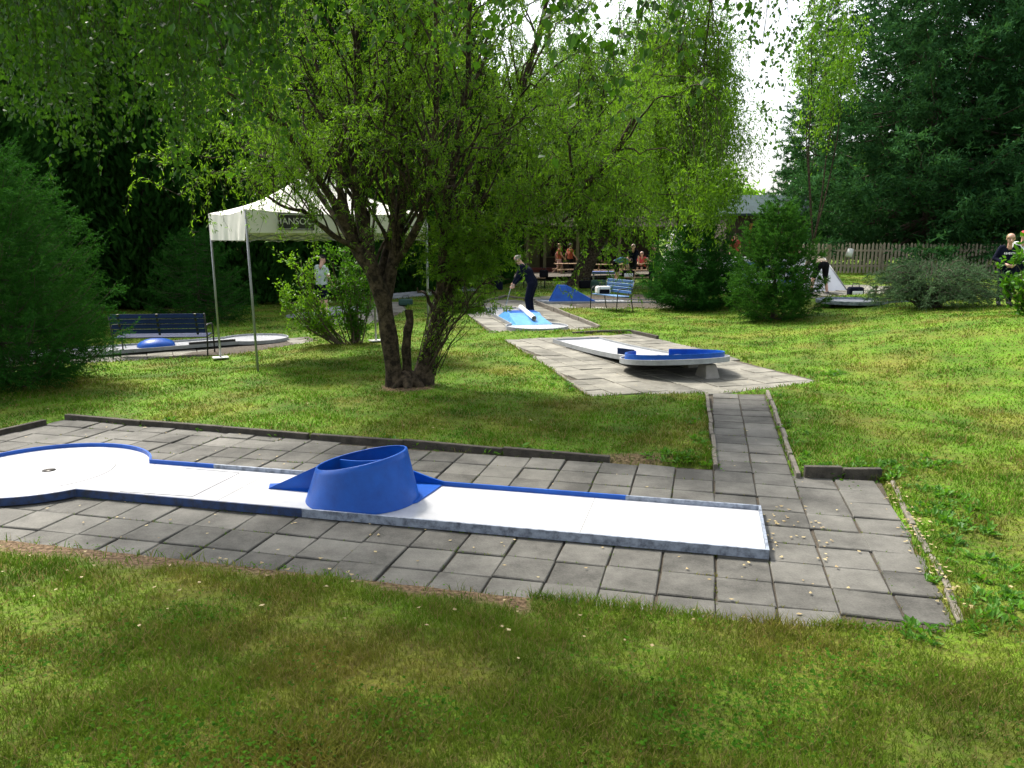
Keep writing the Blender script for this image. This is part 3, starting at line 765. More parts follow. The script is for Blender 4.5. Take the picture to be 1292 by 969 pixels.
bag('handbag', (GT(686, 364)+Vector((0, 0, .44))), (.35, .2, .3), M['black_cloth'], 'black bag hanging over the end of the wooden bench')
bag('handbag', GT(512, 384), (.42, .3, .2), M['green_bag'], 'small dark green bag with white top near the stump stem')
bag('handbag', (GT(792, 364)+Vector((0, 0, .44))), (.5, .3, .28), M['black_cloth'], 'black and white bag on the left end of the long bench', mtrim=M['white_cloth'])

# ------------------------------------------------------------------ fence
fx0, fx1, fy = 11.2, 25.0, 34.5
fence = empty('picket_fence', (fx0, fy, gz(fx0+3, fy)), 0, 'weathered wooden picket fence under the tall spruces', 'fence')
pk = MB(); x = 0; r_ = random.Random(5)
while x < fx1-fx0:
    h = 1.32+r_.uniform(-.03, .03); t = r_.uniform(-.012, .012)
    pk.add([(x-.045, 0, .05), (x+.045, 0, .05), (x+.045+t, 0, h-.06), (x+t, 0, h), (x-.045+t, 0, h-.06), (x-.045, .022, .05), (x+.045, .022, .05), (x+.045+t, .022, h-.06), (x+t, .022, h), (x-.045+t, .022, h-.06)],
           [(0, 1, 2, 3, 4), (9, 8, 7, 6, 5), (0, 5, 6, 1), (1, 6, 7, 2), (2, 7, 8, 3), (3, 8, 9, 4), (4, 9, 5, 0)]); x += .165
pk.build('picket_panel', M['wood_grey'], fence)
ra = MB(); ra.box(((fx1-fx0)/2, .045, .35), (fx1-fx0, .04, .08)); ra.box(((fx1-fx0)/2, .045, 1.0), (fx1-fx0, .04, .08)); ra.build('rail', M['wood_grey'], fence)
for k in range(7):
    b = MB(); b.box((k*2.3+.1, .12, .6), (.11, .10, 1.3)); b.build('post', M['wood_grey'], fence, bevel=.01)
bk = empty('bucket', W(1072, 319, 34.35), .3, 'white bucket hung upside down on the picket fence', 'bucket')
b = MB(); b.tube([(-.05, 0, -.17), (.05, 0, .17)], [.15, .12], 16); b.build('body', M['plastic_white'], bk)
b = MB(); b.tube([(-.2, 0, -.15), (-.12, -.1, -.24), (.1, -.1, -.2), (.13, 0, -.17)], .008, 6); b.build('handle', M['steel'], bk)
pp = GT(1103, 385); b = MB(); b.tube([pp, pp+Vector((.02, 0, .42))], .02, 8); b.box(pp+Vector((.02, 0, .44)), (.07, .05, .05)); tag(b.build('post', M['rust']), 'short rusty iron post beside the dish lane', 'post')
lp = GT(525, 366); b = empty('lamp_post', lp, 0, 'thin grey lamp post by the low flat bench', 'lamp post')
q = MB(); q.tube([(.15, 0, 0), (.13, 0, 1.7)], .03, 8); q.build('pole', M['black'], b); q = MB(); q.box((.10, 0, 1.74), (.26, .12, .07)); q.build('lamp_head', M['steel'], b, bevel=.015)

# ------------------------------------------------------------------ clubhouse, hut, tents behind
ch = empty('clubhouse', (2.0, 45.5, 0), 0, 'dark wooden clubhouse with veranda posts behind the willows', 'building')
b = MB(); b.box((-1.0, 2.5, 1.3), (15, 3, 2.6)); b.build('wall', M['wood_dark'], ch)
b = MB(); b.add([(-9.2, -1.6, 2.65), (7.6, -1.6, 2.65), (7.6, 2.6, 4.0), (-9.2, 2.6, 4.0), (-9.2, 5, 3.2), (7.6, 5, 3.2), (-9.2, -1.6, 2.5), (7.6, -1.6, 2.5), (7.6, 5, 3.05), (-9.2, 5, 3.05)],
      [(0, 1, 2, 3), (3, 2, 5, 4), (0, 6, 7, 1), (6, 9, 8, 7), (4, 5, 8, 9), (1, 7, 8, 5, 2), (0, 3, 4, 9, 6)]); b.build('roof', M['roof_brown'], ch)
for x in (-6.2, -3.6, -1.15, -.2, 1.6, 3.9, 6.6):
    b = MB(); b.box((x, -1.3, 1.25), (.16, .16, 2.5)); b.build('veranda_post', M['wall_green'], ch, bevel=.01)
for x in (-5, -2.4, .6, 2.9):
    f = MB(); 
    for (c, d) in (((x, .97, 2.0), (1.3, .07, .08)), ((x, .97, .95), (1.3, .07, .08)), ((x-.62, .97, 1.48), (.07, .07, 1.0)), ((x+.62, .97, 1.48), (.07, .07, 1.0))): f.box(c, d)
    fo = f.build('window', M['wall_green'], ch)
    g_ = MB(); g_.box((x, .985, 1.48), (1.18, .02, .97)); g_.build('pane', M['glass_dark'], fo)
d_ = MB(); d_.box((-.85, .97, 1.03), (.9, .06, 2.06)); do = d_.build('door', M['wall_green'], ch); d_ = MB(); d_.box((-.55, .92, 1.0), (.04, .05, .12)); d_.build('handle', M['steel'], do)
b = MB(); b.box((-.7, -1.15, .21), (3.0, .8, .42)); b.build('red_step', M['red_paint'], ch, bevel=.02)

hut = empty('hut', (13.1, 42.5, .3), -.06, 'dark brown timber hut with bluish roof behind the small spruces', 'building')
b = MB(); b.box((0, 0, 1.45), (4.2, 3, 2.9)); b.build('wall', M['wood_dark'], hut)
b = MB()
for k in range(27): b.box((-2.05+k*.158, -1.512, 1.45), (.012, .02, 2.9))
b.build('board_batten', M['black'], hut)
b = MB(); b.add([(-2.3, -2.0, 2.95), (2.5, -2.0, 2.95), (2.1, 0, 3.95), (-2.1, 0, 3.95), (2.5, 2, 2.95), (-2.3, 2, 2.95), (-2.3, -2, 2.85), (2.5, -2, 2.85), (2.5, 2, 2.85), (-2.3, 2, 2.85)],
             [(0, 1, 2, 3), (3, 2, 4, 5), (0, 3, 5), (1, 4, 2), (0, 6, 7, 1), (6, 9, 8, 7), (1, 7, 8, 4), (5, 9, 6, 0)]); b.build('roof', M['roof'], hut)
f = MB(); 
for (c, d) in (((-.15, -1.53, 2.42), (1.6, .06, .09)), ((.62, -1.53, 1.8), (.12, .07, 1.3)), ((-.9, -1.53, 1.8), (.12, .07, 1.3))): f.box(c, d)
fo = f.build('window', M['orange_frame'], hut); g_ = MB(); g_.box((-.14, -1.535, 1.8), (1.42, .02, 1.2)); g_.build('pane', M['glass_dark'], fo)
# white dome tent
dt = empty('dome_tent', W(866, 352, 38), 0, 'white rounded dome tent behind the dark round spruce', 'tent'); dt.location.z = gz(dt.location.x, dt.location.y)
b = MB(); vs = []; nu, nv = 24, 9
for i in range(nv+1):
    ph = math.pi/2*i/nv
    for j in range(nu):
        a = 2*math.pi*j/nu; k = 1-.05*abs(math.sin(3*a)); vs.append((1.2*k*math.cos(a)*math.sin(ph)**.7, 1.1*k*math.sin(a)*math.sin(ph)**.7, 2.3*math.cos(ph)))
b.add(vs, [(i*nu+j, (i+1)*nu+j, (i+1)*nu+(j+1) % nu, i*nu+(j+1) % nu) for i in range(nv) for j in range(nu)], 0, True); b.build('shell', M['plastic_white'], dt)
b = MB(); b.tube([(-1.16*math.sin(t), -.05, 2.33*math.cos(t)) for t in np.linspace(-1.55, 1.55, 20)], .02, 6); b.build('pole', M['steel'], dt)
b = MB(); b.add([(-.35, -1.12, .02), (.35, -1.12, .02), (.0, -.86, 1.55)], [(0, 1, 2)]); b.build('door_flap', M['grey_cloth'], dt)
# A-frame advertising barrier
ab = empty('banner_barrier', GT(1058, 363), .12, 'white A-frame banner barrier with blue print by the fence', 'barrier')
b = MB(); Lb = 3.7
b.add([(0, -.55, 0), (-Lb, -.55, 0), (-Lb-.0, 0, 1.0), (-.55, 0, 1.0), (0, .55, 0), (-Lb, .55, 0)], [(0, 3, 2, 1), (0, 4, 3), (4, 5, 2, 3), (1, 2, 5)]); b.build('cover', M['banner_white'], ab)
b = MB(); sl_ = Vector((0, .55, 1.0)).normalized(); nn_ = Vector((0, -1.0, .55)).normalized()
r_ = random.Random(3)
for k in range(13):
    u = -.95-r_.random()*2.5; v_ = .12+r_.random()*.8; wd = .15+r_.random()*.45; hh = .06+r_.random()*.14
    P0 = Vector((u, -.55, 0))+sl_*v_+nn_*(.004+.0005*k); b.add([P0, P0-Vector((wd, 0, 0)), P0-Vector((wd, 0, 0))+sl_*hh, P0+sl_*hh], [(0, 1, 2, 3)])
b.build('printed_pattern', M['banner_blue'], ab)
b = MB(); b.tube([(0, -.56, 0), (-.55, 0, 1.02), (0, .56, 0)], .018, 6); b.tube([(-.55, 0, 1.02), (-Lb, 0, 1.02)], .018, 6); b.build('frame', M['steel'], ab)
# second banner further left
ab2 = empty('banner_barrier', GT(965, 358), .05, 'blue and white low banner between the two small spruces', 'barrier')
b = MB(); b.add([(-1.6, -.4, 0), (1.3, -.4, 0), (1.3, 0, .95), (-1.6, 0, .95), (-1.6, .4, 0), (1.3, .4, 0)], [(0, 1, 2, 3), (4, 3, 2, 5), (0, 3, 4), (1, 5, 2)]); b.build('cover', M['banner_white'], ab2)
b = MB()
for k in range(9):
    u = -1.5+r_.random()*2.2; v_ = .1+r_.random()*.65; P0 = Vector((u, -.4-.006-.0005*k, 0))+Vector((0, .4, .95)).normalized()*v_; s2 = Vector((0, .4, .95)).normalized()
    b.add([P0, P0+Vector((.4, 0, 0)), P0+Vector((.4, 0, 0))+s2*.13, P0+s2*.13], [(0, 1, 2, 3)])
b.build('printed_pattern', M['banner_blue'], ab2)
# picnic tables
def table(p, rz, label):
    r = empty('picnic_table', p, rz, label, 'table', 'picnic tables on the terrace')
    b = MB()
    for k in range(5): b.box((0, -.28+k*.14, .74), (1.7, .125, .035))
    b.build('tabletop', M['wood'], r)
    for s_ in (-1, 1): b = MB(); b.box((0, s_*.62, .44), (1.7, .24, .035)); b.build('seat', M['wood'], r)
    for s_ in (-1, 1):
        b = MB(); b.beam((s_*.6, -.6, 0), (s_*.6, -.2, .72), .07, .05); b.beam((s_*.6, .6, 0), (s_*.6, .2, .72), .07, .05); b.beam((s_*.6+.06, -.7, .40), (s_*.6+.06, .7, .40), .05, .07); b.build('leg', M['wood'], r)
    return r
table((3.1, 42.0, -.02), .15, 'wooden picnic table beside the orange shirted walkers')
table((5.0, 40.6, -.02), -.1, 'wooden picnic table right of the second willow trunk')
table((6.6, 42.0, -.02), .1, 'wooden picnic table under the foliage beside the seated people')
bt = empty('massage_table', (4.35, 38.2, 0), .0, 'low dark blue folding table behind the second willow', 'table')
b = MB(); b.box((0, 0, .42), (1.1, .5, .12)); b.build('tabletop', M['banner_blue'], bt, bevel=.02)
for x in (-.45, .45): 
    for y in (-.2, .2): b = MB(); b.tube([(x, y, 0), (x, y, .37)], .02, 6); b.build('leg', M['steel'], bt)
bt.name = 'folding_table'
# ------------------------------------------------------------------ people
def capsule(mb, a, b, r0, r1, n=12, flat=None):
    a = Vector(a); b = Vector(b); d = (b-a); L = max(d.length, 1e-4); d = d/L
    q = d.to_track_quat('Z', 'Y').to_matrix(); vs = []; fs = []; rows = []
    for k in range(5): t = math.pi/2*(1-k/4); rows.append((-math.sin(t)*r0, math.cos(t)*r0))
    for k in range(5): t = math.pi/2*k/4; rows.append((L+math.sin(t)*r1, math.cos(t)*r1))
    for (z, r_) in rows:
        for j in range(n):
            t = 2*math.pi*j/n; vs.append(a+q@Vector((max(r_, .0005)*math.cos(t), max(r_, .0005)*math.sin(t), z)))
    for i in range(len(rows)-1):
        for j in range(n): fs.append((i*n+j, i*n+(j+1) % n, (i+1)*n+(j+1) % n, (i+1)*n+j))
    fs.append(tuple(range(n))[::-1]); fs.append(tuple((len(rows)-1)*n+j for j in range(n)))
    mb.add(vs, fs, 0, True)
def fuse(mb, name, m, parent, voxel):
    o = mb.build(name, m, None)
    md = o.modifiers.new('r', 'REMESH'); md.mode = 'VOXEL'; md.voxel_size = voxel; md.use_smooth_shade = True
    s = o.modifiers.new('s', 'SMOOTH'); s.factor = .5; s.iterations = 3
    dg = bpy.context.evaluated_depsgraph_get(); dg.update()
    me = bpy.data.meshes.new_from_object(o.evaluated_get(dg)); old = o.data
    bpy.data.objects.remove(o); bpy.data.meshes.remove(old)
    me.name = name; me.materials.clear(); me.materials.append(m)
    return link(bpy.data.objects.new(name, me), parent)
STAND = dict(pel=(0, 0, .93), chest=(0, 0, 1.22), neck=(0, 0, 1.46), head=(0, .03, 1.63), face=(0, 1, 0),
    sh=((-.185, 0, 1.41), (.185, 0, 1.41)), el=((-.24, -.02, 1.13), (.24, -.02, 1.13)), wr=((-.25, .06, .89), (.25, .06, .89)),
    hip=((-.09, 0, .90), (.09, 0, .90)), kn=((-.10, .02, .49), (.10, .02, .49)), an=((-.11, -.02, .085), (.11, -.02, .085)), toe=((-.13, .16, .035), (.13, .16, .035)))
def pose(**k): d = dict(STAND); d.update(k); return d
def person(loc, rz, P, label, top, legs, short=True, sleeves=.55, hair='hair', hat=None, vox=.011, scale=1., shoe='black', group=None, top_extra=None):
    r = empty('person', loc, rz, label, 'person', group); r.scale = (scale,)*3
    V = Vector; J = {k: ([V(x) for x in v] if isinstance(v[0], tuple) else V(v)) for k, v in P.items()}
    b = MB(); fd = J['face'].normalized(); hd = J['head']; up = (hd-J['neck']).normalized(); fd = (fd-up*fd.dot(up)).normalized(); sd = fd.cross(up)
    mid = (J['pel']+J['chest'])/2
    for s_ in (-1, 1):
        k = 0 if s_ < 0 else 1
        hx = (J['hip'][1]-J['hip'][0]).normalized()*s_; sx = (J['sh'][1]-J['sh'][0]).normalized()*s_
        capsule(b, J['pel']+hx*.07, mid+sx*.055, .115, .10); capsule(b, mid+sx*.055, J['chest']+sx*.08, .10, .112)
        capsule(b, J['chest']+sx*.08, J['sh'][k]-sx*.04, .11, .06)
        capsule(b, J['sh'][k], J['el'][k], .055, .042); capsule(b, J['el'][k], J['wr'][k], .042, .028)
        capsule(b, J['hip'][k], J['kn'][k], .088, .058); capsule(b, J['kn'][k], J['an'][k], .057, .038)
        capsule(b, J['an'][k]-V((0, 0, .02)), J['toe'][k], .042, .034)
        # hand: palm, four bent fingers, thumb
        w_ = J['wr'][k]; d = (w_-J['el'][k]).normalized(); ac = sx if abs(d.dot(sx)) < .8 else V((0, 1, 0)); ac = (ac-d*ac.dot(d)).normalized(); cr = d.cross(ac)
        capsule(b, w_, w_+d*.075, .026, .03)
        capsule(b, w_+d*.03+cr*.012, w_+d*.075+cr*.02, .022, .022); capsule(b, w_+d*.03-cr*.012, w_+d*.075-cr*.02, .022, .022)
        for f, (o_, ln_) in enumerate(((-.033, .062), (-.011, .075), (.011, .072), (.033, .055))):
            a0 = w_+d*.085+cr*o_; a1 = a0+d*ln_*.55-ac*.008; a2 = a1+d*ln_*.4-ac*.022
            capsule(b, a0, a1, .0105, .0095, 8); capsule(b, a1, a2, .0095, .0085, 8)
        t0 = w_+d*.03+cr*.03*(1 if s_ > 0 else -1); t1 = t0+d*.04+cr*.03*(1 if s_ > 0 else -1)-ac*.01; capsule(b, t0, t1, .013, .011, 8); capsule(b, t1, t1+d*.028-ac*.01, .011, .009, 8)
    capsule(b, J['neck']-up*.05, hd-up*.05, .058, .054)
    capsule(b, hd-up*.035+fd*.012, hd+up*.045, .072, .088, 16)           # skull
    capsule(b, hd-up*.085+fd*.035, hd-up*.05+fd*.03, .045, .055)          # jaw
    capsule(b, hd+fd*.085, hd-up*.028+fd*.108, .012, .018, 8)            # nose
    capsule(b, hd-up*.062+fd*.082-sd*.02, hd-up*.062+fd*.082+sd*.02, .010, .010, 8)   # lips
    for s_ in (-1, 1): capsule(b, hd+sd*.085*s_+up*.012, hd+sd*.09*s_-up*.022, .017, .012, 8)
    fuse(b, 'body', M['skin'], r, vox)
    for s_ in (-1, 1): e = MB(); e.ball(hd+fd*.079+sd*.031*s_+up*.008, .011, 8, 6); e.build('eye', M['hair'], r)
    # shirt
    c = MB()
    for k, s_ in ((0, -1), (1, 1)):
        hx = (J['hip'][1]-J['hip'][0]).normalized()*s_; sx = (J['sh'][1]-J['sh'][0]).normalized()*s_
        capsule(c, J['pel']+hx*.07-(J['pel']-mid).normalized()*.03, mid+sx*.06, .128, .118); capsule(c, mid+sx*.06, J['chest']+sx*.08, .118, .127)
        capsule(c, J['chest']+sx*.08, J['sh'][k]-sx*.045, .124, .078); capsule(c, J['sh'][k]-sx*.01, J['sh'][k].lerp(J['el'][k], min(sleeves, 1)), .073, .062)
        if sleeves > 1: capsule(c, J['el'][k], J['el'][k].lerp(J['wr'][k], .9), .058, .042)
    sh_ = fuse(c, 'shirt', M[top], r, .016)
    c = MB()
    for k, s_ in ((0, -1), (1, 1)):
        hx = (J['hip'][1]-J['hip'][0]).normalized()*s_
        capsule(c, J['pel']+hx*.07-V((0, 0, .02)), J['hip'][k], .131, .118); capsule(c, J['hip'][k], J['kn'][k] if not short else J['hip'][k].lerp(J['kn'][k], .8), .112, .082)
        if not short: capsule(c, J['kn'][k], J['an'][k]+V((0, 0, .03)), .078, .062)
    fuse(c, 'shorts' if short else 'trousers', M[legs], r, .016)
    for k in (0, 1):
        c = MB(); t = J['toe'][k]; a = J['an'][k]; capsule(c, a-V((0, 0, .025))-(t-a).normalized()*.03, t+(t-a).normalized()*.02, .055, .045); fuse(c, 'shoe', M[shoe], r, .014)
    h = MB()
    if hair:
        q = Matrix((sd, fd, up)).transposed().to_euler()
        h.ball(hd+up*.035-fd*.018, (.096, .105, .100), 18, 10, rot=q, zmin=-.25); h.build('hair' if not hat else 'hair', M[hair], r)
    if hat:
        h = MB(); q = Matrix((sd, fd, up)).transposed().to_euler(); h.ball(hd+up*.055-fd*.005, (.100, .112, .085), 18, 10, rot=q, zmin=-.1)
        capsule(h, hd+up*.055+fd*.09, hd+up*.05+fd*.15, .05, .04); h.build('cap', M[hat], r)
    return r
BENT = dict(pel=(0, -.12, .93), chest=(0, .16, 1.05), neck=(0, .38, 1.08), head=(0, .53, 1.02), face=(0, .4, -1),
    sh=((-.18, .34, 1.04), (.18, .34, 1.04)), el=((-.2, .42, .77), (.2, .42, .77)), wr=((-.14, .48, .52), (.14, .48, .52)),
    hip=((-.10, -.12, .89), (.10, -.12, .89)), kn=((-.13, -.02, .49), (.13, -.02, .49)), an=((-.16, -.10, .085), (.16, -.10, .085)), toe=((-.18, .08, .035), (.18, .08, .035)))
LEAN = dict(pel=(0, -.08, .92), chest=(0, .06, 1.19), neck=(0, .20, 1.37), head=(0, .30, 1.49), face=(0, 1, -.8),
    sh=((-.18, .17, 1.33), (.18, .17, 1.33)), el=((-.22, .26, 1.08), (.2, .26, 1.08)), wr=((-.05, .42, .90), (.05, .42, .86)),
    hip=((-.10, -.08, .89), (.10, -.08, .89)), kn=((-.14, .02, .49), (.14, .02, .49)), an=((-.16, -.04, .085), (.16, -.04, .085)), toe=((-.2, .13, .035), (.2, .13, .035)))
WALK = dict(kn=((-.09, .20, .52), (.10, -.08, .50)), an=((-.09, .26, .10), (.10, -.42, .16)), toe=((-.10, .45, .06), (.10, -.26, .04)),
    el=((-.24, -.12, 1.15), (.24, .08, 1.15)), wr=((-.26, -.1, .92), (.22, .24, .98)))
SIT = dict(pel=(0, 0, .52), chest=(0, .03, .82), neck=(0, .07, 1.05), head=(0, .12, 1.22), sh=((-.185, .05, 1.0), (.185, .05, 1.0)), el=((-.24, .12, .75), (.24, .12, .75)), wr=((-.12, .36, .70), (.12, .36, .70)),
    hip=((-.09, .02, .50), (.09, .02, .50)), kn=((-.12, .44, .50), (.12, .44, .50)), an=((-.12, .42, .085), (.12, .42, .085)), toe=((-.13, .60, .035), (.13, .60, .035)))
PT = 'people around the lanes'
p = GT(408, 398)
person(p, R(-35), pose(head=(-.02, .07, 1.62), el=((-.27, .02, 1.13), (.27, .0, 1.13)), wr=((-.20, .22, .95), (.2, .2, .95))), 'man in pale mint T-shirt, dark shorts and dark cap behind the twin shrubs', 'mint', 'navy', hat='black_cloth', vox=.009, group=PT)
# golfer beside the ramp
g0 = l3w(L3-2.25, .30, .0); g0.z = .02
person((g0.x+.02, g0.y+.15, 0.0), R(75), pose(**LEAN), 'golfer in dark navy clothes leaning over the pale blue ramp', 'navy', 'navy', short=False, sleeves=1.5, hair='hair_grey', vox=.009, group=PT)
cb = MB(); hx = Matrix.Rotation(R(75), 3, 'Z'); o_ = Vector((g0.x+.02, g0.y+.15, 0))
a = o_+hx@Vector((0, .46, .90)); b = o_+hx@Vector((0, .70, .10)); cb.tube([a, b], .011, 8); 
cl_ = empty('putter', b.to_tuple(), 0, 'thin steel putter held by the golfer in navy', 'golf club'); s_ = MB(); s_.tube([a-b, (0, 0, 0)], .010, 8); s_.build('shaft', M['steel'], cl_)
s_ = MB(); s_.box((.02, 0, -.01), (.11, .03, .035)); s_.build('club_head', M['steel'], cl_, bevel=.006)
person(GT(612, 360), R(100), pose(**BENT), 'person in pale blue shirt bending forward behind the willow twigs', 'ltblue', 'grey_cloth', group=PT)
person((*G(705, 349)[:2], 0), R(-80), pose(**WALK), 'person in orange vest and pink shorts walking by the clubhouse', 'orange', 'pink', sleeves=.3, hair='hair_fair', group=PT)
person((*G(719, 349)[:2], 0), R(-60), pose(**WALK), 'person in orange vest and long black trousers left of the second willow', 'orange', 'black_cloth', short=False, sleeves=.3, group=PT)
b6 = GT(782, 358); b6.x -= .1
person(b6, R(-85), pose(**BENT), 'person in teal shirt and black shorts bent over behind the long bench', 'teal', 'black_cloth', group=PT)
person((*G(798, 355)[:2], 0), R(165), pose(**WALK), 'standing person in black and white sports top among the picnic tables', 'navy', 'black_cloth', hair='hair_grey', group=PT)
person((*G(763, 346)[:2], 0), R(190), pose(**SIT), 'seated person in dark top at the picnic table right of the second willow', 'navy', 'navy', short=False, group=PT)
person((*G(810, 350)[:2], 0), R(150), pose(**SIT), 'seated person in bright red top at the picnic tables', 'red', 'black_cloth', hair='hair_grey', group=PT)
person(GT(824, 366), R(170), pose(el=((-.27, .05, 1.15), (.27, .05, 1.15)), wr=((-.05, .25, 1.08), (.05, .25, 1.08))), 'standing person all in black with folded hands left of the dark round spruce', 'black_cloth', 'black_cloth', short=False, hair='hair_fair', group=PT)
pz = gz(10.8, 38)
person((W(928, 300, 38).x, 38, pz), R(175), pose(), 'person in pink red T-shirt between the two small spruces', 'red', 'black_cloth', group=PT, scale=.98)
person((W(1001, 300, 33).x, 33, gz(11.7, 33)-.15), R(150), pose(), 'person in orange red T-shirt behind the right small spruce', 'red', 'navy', group=PT)
pb = GT(1032, 369)
person(pb, R(12), pose(**{**BENT, 'kn': ((-.2, -.02, .49), (.2, -.02, .49)), 'an': ((-.27, -.06, .085), (.27, -.06, .085)), 'toe': ((-.3, .12, .035), (.3, .12, .035)), 'hip': ((-.11, -.12, .89), (.11, -.12, .89))}), 'person in black shorts bending down in front of the white banner', 'khaki', 'black_cloth', group=PT)
pn = W(1274, 312, 18.2); pn.z = gz(pn.x, pn.y)
nv_ = person(pn, R(160), pose(el=((-.30, .02, 1.15), (.30, .02, 1.15)), wr=((-.1, .26, 1.02), (.1, .26, 1.02))), 'man in dark navy hoodie with pale chest print near the right edge', 'navy', 'navy', short=False, sleeves=1.5, hair='hair_fair', vox=.009, group=PT, scale=.92)
b = MB()
for k in range(8): b.box((-.125+k*.035, .143-abs(k-3.5)*.002, 1.28), (.022, .006, .045 if k % 2 else .055))
b.build('chest_print', M['banner_white'], nv_)
p14 = W(1291, 305, 20.5); person((p14.x, p14.y, gz(p14.x, p14.y)+.02), R(170), pose(), 'person in white shirt and red cap at the right edge of the photo', 'white_cloth', 'navy', hat='red', group=PT, scale=.96)
# ------------------------------------------------------------------ trees
class Tubes:
    """many tapered branches gathered with numpy into one mesh"""
    def __init__(s): s.V = []; s.Q = []; s.n = 0
    def add(s, P, rad, n=6):
        P = np.asarray(P, float); k = len(P); rad = np.asarray(rad, float)*np.ones(k)
        T = np.gradient(P, axis=0); T = unit(T); ref = np.array([0, 0, 1.]) if abs(T[0][2]) < .9 else np.array([1., 0, 0])
        N = unit(np.cross(T, ref)); B = np.cross(T, N)
        a = np.arange(n)/n*2*np.pi
        ring = P[:, None]+(N[:, None]*np.cos(a)[None, :, None]+B[:, None]*np.sin(a)[None, :, None])*rad[:, None, None]
        s.V.append(ring.reshape(-1, 3)); i = (np.arange(k-1)[:, None]*n+np.arange(n)[None]).ravel(); j = (np.arange(k-1)[:, None]*n+(np.arange(n)[None]+1) % n).ravel()
        s.Q.append(np.stack([i, j, j+n, i+n], 1)+s.n); s.n += k*n
    def build(s, name, m, parent): return npmesh(name, np.concatenate(s.V), Q=np.concatenate(s.Q), mats=m, smooth=True, parent=parent)
def curve(pts, n=24, wig=0., r=rng, freq=2.2):
    P = np.array([tuple(p) for p in pts], float); t = np.linspace(0, len(P)-1, n); i = np.clip(t.astype(int), 0, len(P)-2); f = (t-i)[:, None]
    p0 = P[np.maximum(i-1, 0)]; p1 = P[i]; p2 = P[i+1]; p3 = P[np.minimum(i+2, len(P)-1)]
    C = .5*((2*p1)+(-p0+p2)*f+(2*p0-5*p1+4*p2-p3)*f**2+(-p0+3*p1-3*p2+p3)*f**3)
    if wig:
        s = np.linspace(0, 1, n); ph = r.random(6)*6.28
        for a in range(3): C[:, a] += wig*s*(np.sin(s*freq*6.28+ph[a])+.5*np.sin(s*freq*13+ph[a+3]))
    return C
def gpos(p): return (p[0], p[1], p[2])
LEAVES = {}
def twig_leaves(store, P, n, L, Wd, r, droop=.5, spread=.03, out=.8):
    """leaves along a polyline"""
    t = r.random(n)*(len(P)-1); i = np.minimum(t.astype(int), len(P)-2); f = (t-i)[:, None]
    Q = P[i]*(1-f)+P[i+1]*f; T = unit(P[i+1]-P[i]); d = T+r.normal(size=(n, 3))*out; d[:, 2] -= droop
    store.append((Q+r.normal(size=(n, 3))*spread, d, L*(.6+.7*r.random(n)), Wd*(.7+.6*r.random(n))))
def build_leaves(store, name, m, parent, r=rng):
    P, D, L, Wd = [np.concatenate([s[k] for s in store]) for k in range(4)]
    V, Q, tn = kites(P, D, L, Wd, r); return npmesh(name, V, Q=Q, mats=m, tint=tn, parent=parent)

